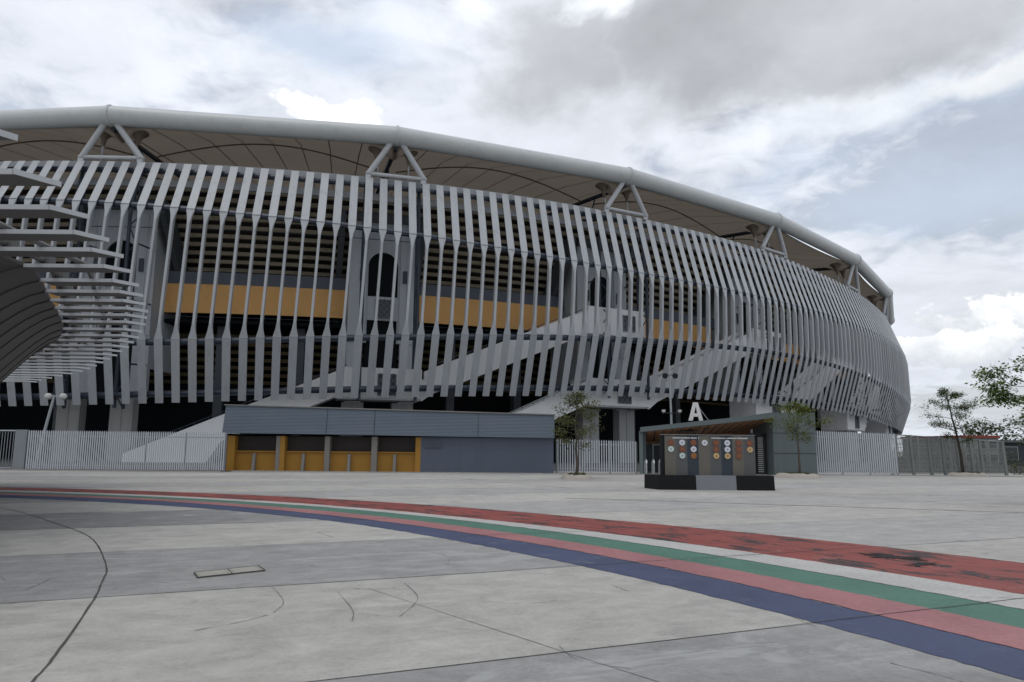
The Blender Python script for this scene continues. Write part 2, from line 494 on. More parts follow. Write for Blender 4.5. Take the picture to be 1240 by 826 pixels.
class MB:
    """collects vertices and faces (world or local coordinates), then links them as one mesh object"""
    def __init__(s):
        s.v, s.f, s.mi = [], [], []

    def face(s, pts, mi=0):
        i = len(s.v)
        s.v += [tuple(p) for p in pts]
        s.f.append(tuple(range(i, i + len(pts))))
        s.mi.append(mi)

    def grid(s, rows, mi=0, closed=False):
        """rows: list of equal-length point lists"""
        i0 = len(s.v)
        n = len(rows[0])
        for r in rows:
            s.v += [tuple(p) for p in r]
        for a in range(len(rows) - 1):
            for b in range(n if closed else n - 1):
                b2 = (b + 1) % n
                s.f.append((i0 + a * n + b, i0 + a * n + b2, i0 + (a + 1) * n + b2, i0 + (a + 1) * n + b))
                s.mi.append(mi)

    def loft(s, rings, mi=0, caps=True):
        i0 = len(s.v)
        n = len(rings[0])
        s.grid(rings, mi, True)
        if caps:
            s.f.append(tuple(i0 + q for q in range(n - 1, -1, -1)))
            s.mi.append(mi)
            k = i0 + (len(rings) - 1) * n
            s.f.append(tuple(k + q for q in range(n)))
            s.mi.append(mi)

    def box(s, x0, x1, y0, y1, z0, z1, mi=0):
        s.loft([[(x0, y0, z0), (x1, y0, z0), (x1, y1, z0), (x0, y1, z0)],
                [(x0, y0, z1), (x1, y0, z1), (x1, y1, z1), (x0, y1, z1)]], mi)

    def prism(s, poly, off, mi=0):
        """poly: planar 3-D points, extruded by the vector off"""
        off = Vector(off)
        s.loft([[Vector(p) for p in poly], [Vector(p) + off for p in poly]], mi)

    def tube(s, path, rad, seg=8, mi=0, caps=True):
        path = [Vector(p) for p in path]
        if not isinstance(rad, (list, tuple)):
            rad = [rad] * len(path)
        rings = []
        ref = None
        for i, p in enumerate(path):
            t = (path[min(i + 1, len(path) - 1)] - path[max(i - 1, 0)]).normalized()
            if ref is None:
                ref = Vector((0, 0, 1)) if abs(t.z) < 0.9 else Vector((1, 0, 0))
            a = t.cross(ref)
            if a.length < 1e-4:
                a = t.cross(Vector((0.3, 1, 0.1)))
            a.normalize()
            c = a.cross(t).normalized()
            ref = c
            rings.append([p + (a * math.cos(2 * PI * q / seg) + c * math.sin(2 * PI * q / seg)) * rad[i] for q in range(seg)])
        s.loft(rings, mi, caps)

    def build(s, name, mats, parent=None, local=False, smooth=False, loc=None):
        me = bpy.data.meshes.new(name)
        o = bpy.data.objects.new(name, me)
        COL.objects.link(o)
        off = Vector((0, 0, 0))
        if parent is not None:
            o.parent = parent
            if not local:
                q = parent
                while q is not None:
                    off += q.location
                    q = q.parent
        elif loc is not None:
            off = Vector(loc)
            o.location = off
        vs = [(a - off.x, b - off.y, c - off.z) for a, b, c in s.v]
        me.from_pydata(vs, [], s.f)
        if not isinstance(mats, (list, tuple)):
            mats = [mats]
        for m in mats:
            me.materials.append(m)
        for p, k in zip(me.polygons, s.mi):
            p.material_index = k
            p.use_smooth = smooth
        me.update()
        if smooth:
            me.set_sharp_from_angle(angle=R(40))
        return o


def tag(o, label=None, cat=None, group=None, kind=None):
    if label: o['label'] = label
    if cat: o['category'] = cat
    if group: o['group'] = group
    if kind: o['kind'] = kind
    return o


def thing(name, label, cat, loc=(0, 0, 0), rz=0.0, group=None):
    o = bpy.data.objects.new(name, None)
    o.empty_display_size = 0.5
    COL.objects.link(o)
    o.location = loc
    o.rotation_euler = (0, 0, rz)
    return tag(o, label, cat, group)


def copy_tree(o, parent=None):
    c = o.copy()
    COL.objects.link(c)
    c.parent = parent
    for ch in list(o.children):
        copy_tree(ch, c)
    return c


# ================================================================== GROUND
mb = MB()
S = 1500.0
mb.face([(-S, -S, 0), (S, -S, 0), (S, S, 0), (-S, S, 0)])
tag(mb.build('plaza', M['plaza']), kind='structure')

CEN = Vector((-24.0, -6.0, 0))


def rtab(th, tab):
    return float(np.interp(math.degrees(th), [t[0] for t in tab], [t[1] for t in tab]))


RT = [(-20, 36.2), (15, 36.1), (29, 35.9), (35, 35.55), (42, 35.1), (57, 34.75), (68, 34.45), (81, 34.45), (130, 34.4)]
RB = [(-20, 33.35), (28, 33.27), (36, 33.1), (47, 32.9), (80, 32.85), (130, 32.85)]
GT = [(-20, 32.4), (40, 32.42), (53, 32.42), (65, 32.35), (80, 32.2), (130, 32.2)]
GB = [(-20, 31.5), (40, 31.58), (64, 31.75), (76, 31.62), (130, 31.6)]
PB = [(-20, 30.78), (24, 30.78), (33, 30.88), (50, 31.0), (63, 31.15), (75, 30.95), (130, 30.9)]
NB = [(-20, 30.0), (25, 29.98), (37, 30.02), (48, 30.25), (60, 30.2), (73, 30.02), (130, 30.0)]


def arc_sheet(name, inner, outer, m, z, a0=-18, a1=128, step=0.2):
    b = MB()
    rows = []
    t = a0
    rng = random.Random(hash(name) % 1000)
    while t <= a1:
        th = R(t)
        d = Vector((math.cos(th), math.sin(th), 0))
        j1, j2 = rng.gauss(0, .011), rng.gauss(0, .011)
        rows.append([CEN + d * (rtab(th, inner) + j1) + Vector((0, 0, z)), CEN + d * (rtab(th, outer) + j2) + Vector((0, 0, z))])
        t += step
    b.grid(rows)
    return tag(b.build(name, m), kind='structure')


arc_sheet('red_painted_line', RB, RT, M['p_red'], 0.004)
arc_sheet('white_painted_line', GT, RB, M['p_white'], 0.008)
arc_sheet('green_painted_line', GB, GT, M['p_green'], 0.004)
arc_sheet('pink_painted_line', PB, GB, M['p_pink'], 0.008)
arc_sheet('navy_painted_line', NB, PB, M['p_navy'], 0.004)


def ribbon(mb, pts, w, z, wob=0.25):
    rng = random.Random(int(abs(pts[0][0]) * 1000))
    P = [Vector((p[0] + rng.gauss(0, .0025), p[1] + rng.gauss(0, .0025), z)) for p in pts]
    rows = []
    for i, p in enumerate(P):
        t = (P[min(i + 1, len(P) - 1)] - P[max(i - 1, 0)])
        n = Vector((-t.y, t.x, 0)).normalized()
        h = w / 2 * (1 + rng.uniform(-wob, wob))
        if z <= .013:
            r_ = math.hypot(p.x + 24, p.y + 6)
            p = Vector((p.x, p.y, .0115 if 29.7 < r_ < 36.6 else .004))
        rows.append([p - n * h, p + n * h])
    mb.grid(rows)


def smooth_path(pts, n=8):
    P = [Vector((p[0], p[1], 0)) for p in pts]
    out = []
    for i in range(len(P) - 1):
        p0, p1, p2, p3 = P[max(i - 1, 0)], P[i], P[i + 1], P[min(i + 2, len(P) - 1)]
        for k in range(n):
            t = k / n
            out.append(0.5 * ((2 * p1) + (p2 - p0) * t + (2 * p0 - 5 * p1 + 4 * p2 - p3) * t * t + (3 * p1 - p0 - 3 * p2 + p3) * t ** 3))
    out.append(P[-1])
    return out


def straight(p, q, step=0.5):
    p, q = Vector((p[0], p[1], 0)), Vector((q[0], q[1], 0))
    n = max(2, int((q - p).length / step))
    rng = random.Random(3)
    d = (q - p).normalized()
    nn = Vector((-d.y, d.x, 0))
    return [p.lerp(q, i / n) + nn * rng.uniform(-.006, .006) for i in range(n + 1)]


jb = MB()
ud = Vector((math.cos(BAND_ANG), math.sin(BAND_ANG), 0))
un = Vector((-math.sin(BAND_ANG), math.cos(BAND_ANG), 0))
for k in range(-3, 9):
    u = BAND_U0 + k * BAND_W
    # joints between bands; the far ones are cut off by the building line
    ribbon(jb, straight(un * u - ud * 30, un * u + ud * 40, 1.0), 0.013 if k % 2 else 0.017, 0.012)
ribbon(jb, smooth_path([(-14.6, 20.3), (-12.12, 18.6), (-8.92, 15.27), (-7.52, 13.67), (-6.52, 12.21), (-5.3, 10.17), (-4.76, 9.06), (-4.27, 7.98),
                        (-3.53, 6.17), (-3.23, 5.36), (-2.9, 4.2), (-2.7, 2.5)]), 0.021, 0.013)
ribbon(jb, straight((-1.6, 8.83), (2.3, 3.85), 0.4), 0.006, 0.012)
ribbon(jb, straight((1.8, 24.8), (24.0, 16.6), 0.8), 0.07, 0.012)
ribbon(jb, straight((-6, 30.5), (26.0, 27.0), 0.8), 0.05, 0.012)
ribbon(jb, straight((-26, 37.5), (30.0, 38.5), 0.8), 0.06, 0.012)
ribbon(jb, straight((9.2, 31.0), (14.5, 22.0), 0.8), 0.03, 0.012)
ribbon(jb, straight((-3, 40.0), (2.5, 30.6), 0.8), 0.04, 0.012)
tag(jb.build('pavement_joints', M['joint']), kind='structure')

# rubber marks and scratches on the slabs
sb = MB()
rng = random.Random(21)
marks = [[(-2.75, 8.95), (-2.35, 8.1), (-2.28, 7.55)], [(-2.3, 7.45), (-2.5, 7.1), (-2.75, 6.8)], [(-1.25, 9.2), (-0.98, 8.3), (-1.05, 7.4)],
         [(-1.9, 8.6), (-1.55, 7.7), (-1.45, 7.2)], [(-4.0, 6.1), (-3.75, 5.6), (-3.72, 5.3)], [(-5.1, 7.2), (-5.0, 6.5), (-5.2, 6.0)],
         [(-7.6, 11.0), (-6.6, 9.9), (-5.9, 9.1)], [(-5.5, 9.3), (-5.4, 8.9), (-5.35, 8.6)], [(-1.7, 12.3), (-1.0, 11.6), (-0.85, 10.6)],
         [(2.9, 6.0), (3.1, 5.7), (3.2, 5.5)], [(1.2, 9.2), (1.3, 8.9), (1.35, 8.8)], [(-3.6, 14.4), (-3.3, 13.9), (-3.1, 13.6)]]
for _ in range(46):
    a = rng.uniform(-9, 9); b_ = rng.uniform(5, 22); an = rng.uniform(0, PI); L = rng.uniform(.15, .9)
    d = Vector((math.cos(an), math.sin(an))) * L; n = Vector((-d.y, d.x)) * rng.uniform(-.35, .35)
    marks.append([(a, b_), (a + d.x / 2 + n.x, b_ + d.y / 2 + n.y), (a + d.x, b_ + d.y)])
for mk in marks:
    ribbon(sb, smooth_path(mk, 6), rng.uniform(.004, .010), 0.0118, 0.8)
tag(sb.build('pavement_scuff_marks', mat('rubber_scuff', (0.21, 0.205, 0.195), 0.9, 0, 0.3, 6.0, 0.1)), kind='structure')

pb = MB()
rng = random.Random(5)
for cx, cy, a, bb, an in ((5.78, 11.75, .30, .50, .9), (5.85, 11.02, .40, .13, .55)):
    n = 44
    ring = []
    for i in range(n):
        t = 2 * PI * i / n
        r = rng.uniform(.3, 1.2)
        px, py = a * r * math.cos(t), bb * r * math.sin(t)
        ring.append((cx + px * math.cos(an) - py * math.sin(an), cy + px * math.sin(an) + py * math.cos(an), 0.0115))
    for i in range(n):
        pb.face([(cx, cy, 0.0115), ring[i], ring[(i + 1) % n]])
tag(pb.build('worn_paint_patches', mat('black_bitumen_patch', (0.03, 0.028, 0.028), 0.85, 0, 0.3, 8.0, 0.2)), kind='structure')

# dark apron sheet added behind the fence line, cuts bounce onto lower fins
ab = MB()
ab.face([(-90, 46.2, .004), (-17.2, 46.2, .004), (-17.2, 52.8, .004), (20, 53.6, .004), (20, 56.0, .004), (62, 62, .004), (130, 210, .004), (-140, 210, .004)])
tag(ab.build('bounce_cut_apron', mat('apron_dark', (0.075, 0.075, 0.078), 0.9, 0, 0.15, 0.7, 0.2)), kind='structure')

# kerb in front of booth and fences
kb = MB()
kb.box(-60, -17.2, 45.05, 45.3, 0, 0.07)
kb.box(-17.2, 8.1, 46.9, 47.2, 0, 0.06)
kb.box(19.6, 40, 49.55, 49.8, 0, 0.06)
tag(kb.build('kerb', M['kerb']), kind='structure')

# ================================================================== STADIUM
OA, OB, OCX, OCY, OPHI, OS0, ON = 143.0, 113.0, -21.3144, 206.1177, 1.1706, 443.2998, 30
_t = np.linspace(0, 2 * PI, 20001)
_p = np.stack([OA * np.cos(_t), OB * np.sin(_t)], 1)
_S = np.r_[0, np.cumsum(np.hypot(*np.diff(_p, axis=0).T))]
BAY = _S[-1] / ON


def sp(k, o=0.0, z=0.0):
    """point on the stadium: k bays along the rim, o metres outwards, z up"""
    t = float(np.interp((OS0 + k * BAY) % _S[-1], _S, _t))
    X, Y = OA * math.cos(t), OB * math.sin(t)
    nx, ny = math.cos(t) / OA, math.sin(t) / OB
    l = math.hypot(nx, ny)
    X += o * nx / l
    Y += o * ny / l
    c, s = math.cos(OPHI), math.sin(OPHI)
    return Vector((OCX + c * X - s * Y, OCY + s * X + c * Y, z))


def tan_nor(k):
    n = (sp(k, 1) - sp(k, 0)).normalized()
    return Vector((-n.y, n.x, 0)) if (sp(k + .01) - sp(k)).dot(Vector((-n.y, n.x, 0))) > 0 else Vector((n.y, -n.x, 0)), n


def tb(pairs):
    ks, zs = [p[0] for p in pairs], [p[1] for p in pairs]
    kk = np.arange(-3, 10.01, .05)
    zz = np.interp(kk, ks, zs)
    ker = np.hanning(17); ker /= ker.sum()
    zz = np.convolve(np.pad(zz, 8, mode='edge'), ker, mode='valid')
    return lambda k: float(np.interp(k, kk, zz))


zB = tb([(-3, 28.1), (-.4, 28.1), (1.6, 28.05), (2.4, 27.85), (2.8, 27.75), (3.6, 27.0), (4.4, 26.4), (5.2, 26.1), (9, 26)])
zC = tb([(-3, 24.0), (-.4, 23.65), (0, 23.3), (.4, 22.75), (.8, 22.3), (1.2, 21.7), (1.6, 21.05), (2, 20.65), (2.8, 20.3), (3.6, 20), (4.4, 19.7), (5.2, 19.6), (9, 19.6)])
zD = tb([(-3, 10.2), (-.4, 10.35), (0, 10.5), (.4, 10.87), (.8, 11.55), (1.2, 12.27), (1.6, 12.88), (2, 13.35), (2.6, 13.75), (3.2, 13.6), (3.6, 13.1), (4, 12.35), (4.4, 11.5), (4.8, 10.8), (5.2, 10.1), (6, 9.6), (9, 9.5)])
zE = tb([(-3, 4.4), (-.4, 4.75), (0, 5.0), (.4, 5.42), (.8, 5.98), (1.2, 6.45), (1.6, 6.87), (2, 7.25), (3, 7.33), (3.6, 7.0), (4, 6.5), (4.4, 6.0), (4.8, 5.5), (5.2, 5.2), (6, 5), (9, 5)])
oB, oC, oD, oE = -0.4, 2.0, 2.2, 0.5
shB, shC, shD, shE = .014, .0078, -.0089, -.013
K0, K1 = -1.6, 7.4


def zr(k):
    return 32.38 + .19 * k - .1 * k * k if k > 0 else 32.38


stad = thing('stadium', 'large oval stadium wrapped in pale grey vertical fins under a white ring tube roof', 'stadium', (OCX, OCY, 0))


def fin_mesh(mb, k):
    st = []  # (k, o, z, width, depth)
    zb, zc, zd, ze = zB(k), zC(k), zD(k), zE(k)

    def lerp_st(a, b, f): return tuple(a[i] + (b[i] - a[i]) * f for i in range(3))
    B = (k + shB, oB, zb); Cc = (k + shC, oC, zc); Dd = (k + shD, oD, zd); E = (k + shE, oE, ze)
    W, P_, DW, DP = .74, .24, .075, .54
    st.append((k + shB, oB - .32, zb + .02, W * .9, .10))
    st.append((*lerp_st(B, Cc, .02), W, DW))
    st.append((*lerp_st(B, Cc, .985), W, DW))
    L = zc - zd
    f1, f2, f3, f4 = .12 / L, 1.35 / L, 1 - 1.35 / L, 1 - .12 / L
    st.append((*lerp_st(Cc, Dd, f1), W, DW))
    st.append((*lerp_st(Cc, Dd, (f1 + f2) * .5), W * .56, DP * .6))
    st.append((*lerp_st(Cc, Dd, f2), P_, DP))
    st.append((*lerp_st(Cc, Dd, f3), P_, DP))
    st.append((*lerp_st(Cc, Dd, (f3 + f4) * .5), W * .56, DP * .6))
    st.append((*lerp_st(Cc, Dd, f4), W, DW))
    st.append((*lerp_st(Dd, E, .015), W, DW))
    st.append((*E, W * .95, DW))
    T, N = tan_nor(k)
    rings = []
    for (kk, o, z, w, d) in st:
        c = sp(kk, o, z)
        ch = min(.035, d * .3)
        a, b = w / 2, d / 2
        sec = [(-a + ch, -b), (a - ch, -b), (a, -b + ch), (a, b - ch), (a - ch, b), (-a + ch, b), (-a, b - ch), (-a, -b + ch)]
        rings.append([c + T * p + N * q for p, q in sec])
    mb.loft(rings)
    for zf, of, sh in ((zc, oC, shC), (zd, oD, shD)):      # folded joint at each kink
        c = sp(k + sh, of, zf)
        a, b = W / 2 + .006, DW / 2 + .012
        mb.loft([[c + T * p + N * q + Vector((0, 0, h)) for p, q in ((-a, -b), (a, -b), (a, b), (-a, b))] for h in (-.008, .008)], 1)
    for zf, of, sh in ((zb - .75, oB + .1, shB), (zc + .1, oC, shC), (zd - .1, oD, shD), (ze + .85, oE + .2, shE)):
        c = sp(k + sh, of - .3, zf)      # bracket back to the rail
        mb.prism([c - T * .11 - N * .8 + Vector((0, 0, -.09)), c + T * .11 - N * .8 + Vector((0, 0, -.09)), c + T * .11 - N * .8 + Vector((0, 0, .09)), c - T * .11 - N * .8 + Vector((0, 0, .09))], N * .95, 1)


fin_ks = []
j = int((K0 - .26) * 19)
while .26 + j / 19 < K1:
    k = .26 + j / 19
    if k > K0: fin_ks.append(k)
    j += 1
visible = [k for k in fin_ks if -.47 < k][:100]
rest = MB()
for k in fin_ks:
    if k in visible:
        b = MB(); fin_mesh(b, k); b.build('facade_fin', [M['fin'], M['rail']], stad)
    else:
        fin_mesh(rest, k)
tag(rest.build('facade_fin', [M['fin'], M['rail']], stad), kind='stuff')


def sweep(mb, prof, k0=K0, k1=K1, n=120, mi=0, closed=True):
    """prof(k) -> list of (o, z) section points"""
    rows = []
    for i in range(n + 1):
        k = k0 + (k1 - k0) * i / n
        rows.append([sp(k, o, z) for o, z in prof(k)])
    mb.grid(rows, mi, closed)
    if closed:
        m = len(rows[0])
        mb.face(rows[0][::-1], mi)
        mb.face(rows[-1], mi)


def rail(zf, of, r, name='facade_rail', m='rail'):
    b = MB()
    sweep(b, lambda k: [(of(k) + r * math.cos(2 * PI * q / 8), zf(k) + r * math.sin(2 * PI * q / 8)) for q in range(8)], n=180)
    return b.build(name, M[m], stad, smooth=True)


rail(lambda k: zB(k) - .75, lambda k: oB - .35, .27)
rail(lambda k: zC(k) + .1, lambda k: oC - .5, .30)
rail(lambda k: zD(k) - .1, lambda k: oD - .5, .31)
rail(lambda k: zE(k) + .85, lambda k: oE - .3, .30)

# gutter parapet and second beam behind the fin heads
b = MB()
sweep(b, lambda k: [(-2.1, zB(k) - .3), (-1.7, zB(k) - .3), (-1.7, zB(k) + .45), (-2.1, zB(k) + .5)])
b.build('gutter', M['gutter'], stad)
b = MB()
sweep(b, lambda k: [(-1.9, zB(k) - 2.0), (-1.5, zB(k) - 2.0), (-1.5, zB(k) - 1.32), (-1.9, zB(k) - 1.32)])
b.build('parapet_beam', M['gutter'], stad)

# roof ring tube: straight between nodes, flanged collar at every node
NODES = list(range(-2, 9))
for n in NODES[:-1]:
    b = MB()
    b.tube([sp(n, 0, zr(n)), sp(n + 1, 0, zr(n + 1))], .93, 28)
    seg = b.build('ring_tube', M['tube'], stad, smooth=True)
    c = MB()
    d = (sp(n + 1, 0, zr(n + 1)) - sp(n - 1, 0, zr(n - 1))).normalized()
    c.tube([sp(n, 0, zr(n)) - d * .11, sp(n, 0, zr(n)) + d * .11], 1.03, 28)
    c.build('flange', M['tube'], seg, smooth=True)

# V struts with tie pipe
for n in NODES:
    p = sp(n, -.15, zr(n) - .75)
    zt = zB(n) + .38
    l, r_ = sp(n - .098, -.55, zt), sp(n + .108, -.55, zt)
    for q, off in ((l, -.02), (r_, .02)):
        b = MB(); b.tube([sp(n + off, -.15, zr(n) - .7), q], .29, 12); b.build('roof_strut', M['strut'], stad, smooth=True)
    b = MB(); b.tube([l - (r_ - l) * .05, r_ + (r_ - l) * .05], .2, 10)
    for q in (l, r_):
        b.box(q.x - .25, q.x + .25, q.y - .25, q.y + .25, q.z - .55, q.z - .2)
    b.build('strut_tie', M['strut'], stad, smooth=True)


def chord(n, u, o=0.0):
    """point on the straight rim between nodes n and n+1"""
    a, c = sp(n, o, 0), sp(n + 1, o, 0)
    return a.lerp(c, u)


def roof_pt(n, u, v):
    slit = .55 if n >= 3 else .0
    o = -.35 - slit * math.sin(PI * u) - 38 * v
    p = chord(n, u, o)
    z0 = zr(n) * (1 - u) + zr(n + 1) * u - .72
    dip = -1.15 * (max(0, 1 - abs(u) / .11) ** 1.5 + max(0, 1 - abs(1 - u) / .11) ** 1.5) * max(0, 1 - abs(v - .06) / .07)
    p.z = z0 + .12 * 38 * v + 1.5 * math.sin(PI * u) * min(1, v * 5) + dip
    return p


vs_ = [0, .02, .04, .06, .08, .1, .13, .16, .2, .26, .34, .45, .6, .8, 1.0]
b = MB()
NU = 36
for n in NODES[:-1]:
    rows = [[roof_pt(n, i / NU, v) for v in vs_] for i in range(NU + 1)]
    b.grid(rows, 0)
    for q in range(0, 8):         # radial seams stand just under the cloth
        u = q / 8
        h = .055 if q else .14
        rs = []
        for v in vs_:
            pa, pb2 = roof_pt(n, max(0, u - h / BAY), v), roof_pt(n, min(1, u + h / BAY), v)
            rs.append([pa - Vector((0, 0, .03)), pb2 - Vector((0, 0, .03))])
        b.grid(rs, 1)
b.build('roof_membrane', [M['membrane'], M['seam']], stad, smooth=True)

# ridge arch under each bay, dark radial truss at each node, funnel anchors
for n in NODES[:-1]:
    b = MB()
    pts = []
    for i in range(25):
        u = i / 24
        p = roof_pt(n, .04 + .92 * u, .20)
        p.z -= .35 + 2.4 * (1 - math.sin(PI * u)) * .35
        pts.append(p)
    b.tube(pts, .08, 8)
    b.build('roof_arch', M['seam'], stad, smooth=True)
    b = MB()
    a, c = sp(n, -.6, zr(n) - 1.0), sp(n, -24, zr(n) + .6)
    b.tube([a, c], .26, 8)
    b.tube([sp(n, -3, zB(n) + .2), c], .2, 8)
    for f in (.25, .5, .75):
        b.tube([a.lerp(c, f), sp(n, -3, zB(n) + .2).lerp(c, f * .9)], .1, 6)
    b.build('roof_truss', M['rail'], stad, smooth=True)
    for dk in (-.065, .062):
        top = sp(n + dk, -2.5, zr(n) - 1.05)
        base = sp(n + dk * .9, -1.9, zB(n) + .45)
        b = MB()
        mid = top.lerp(base, .42)
        top.z += .5
        b.tube([top, top.lerp(base, .12), top.lerp(base, .24), mid.lerp(top, .3), mid], [.9, .5, .3, .19, .12], 12)
        b.build('membrane_anchor', M['membrane'], stad, smooth=True)
        b = MB()
        b.tube([mid.lerp(top, .1), mid, mid.lerp(base, .5), base], [.13, .13, .07, .05], 8)
        b.build('anchor_rod', M['strut'], stad, smooth=True)


# upper bank: stepped soffit behind the fins


def bank(name, o0, z0, o1, z1, n, mats, lip=.12):
    b = MB()
    for i in range(n):
        oa, ob = o0 + (o1 - o0) * i / n, o0 + (o1 - o0) * (i + 1) / n
        za, zb_ = z0 + (z1 - z0) * i / n, z0 + (z1 - z0) * (i + 1) / n
        # plank face looking outwards, then an underside coloured dark for shade
        sweep(b, lambda k: [(oa - .3, za - .02), (oa, za), (oa, za + .40)], n=90, mi=0, closed=False)
        sweep(b, lambda k: [(oa, za + .40), (oa - .25, za + .40), (ob - .3, zb_)], n=90, mi=1, closed=False)
    b.build(name, mats, stad)


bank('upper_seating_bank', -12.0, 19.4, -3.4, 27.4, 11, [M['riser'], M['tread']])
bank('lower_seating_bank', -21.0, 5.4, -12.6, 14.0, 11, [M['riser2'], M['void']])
b = MB()
sweep(b, lambda k: [(-8.9, 18.0), (-8.2, 18.0), (-8.2, 19.35), (-8.9, 19.35)])
b.build('edge_beam', M['beam'], stad)
b = MB()
sweep(b, lambda k: [(-13, 19.4), (-8.9, 19.36), (-8.9, 19.2), (-13, 19.2)])
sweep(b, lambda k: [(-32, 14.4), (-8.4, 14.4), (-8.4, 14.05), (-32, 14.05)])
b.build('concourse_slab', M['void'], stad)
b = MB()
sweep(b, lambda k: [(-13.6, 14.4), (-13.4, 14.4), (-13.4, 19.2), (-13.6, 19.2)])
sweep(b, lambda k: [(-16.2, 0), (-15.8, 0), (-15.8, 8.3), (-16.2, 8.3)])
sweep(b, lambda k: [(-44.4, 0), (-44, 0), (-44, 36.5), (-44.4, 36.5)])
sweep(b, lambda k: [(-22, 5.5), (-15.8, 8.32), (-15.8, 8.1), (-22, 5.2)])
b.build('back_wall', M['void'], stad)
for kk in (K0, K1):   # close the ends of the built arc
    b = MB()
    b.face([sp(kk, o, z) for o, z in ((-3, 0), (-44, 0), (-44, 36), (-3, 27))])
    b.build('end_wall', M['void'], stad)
# thin handrails across the upper bank
b = MB()
for z in (22.9,):
    b.tube([sp(K0 + (K1 - K0) * i / 120, -4.6, z) for i in range(121)], .045, 5)
b.tube([sp(K0 + (K1 - K0) * i / 120, -8.0, 14.6) for i in range(121)], .05, 5)
b.build('handrail', M['rail'], stad)

for n in range(-2, 8):
    b = MB()
    sweep(b, lambda k: [(-8.15, 15.0), (-7.95, 15.0), (-7.95, 18.0), (-8.15, 18.0)], n + .085, n + .845, 16)
    b.build('spandrel_panel', [M['orange'], M['seam']], stad)

# stair towers


LOWZ = {3: -.6, 4: -1.5, 5: -1.9, 6: -2, 7: -2}


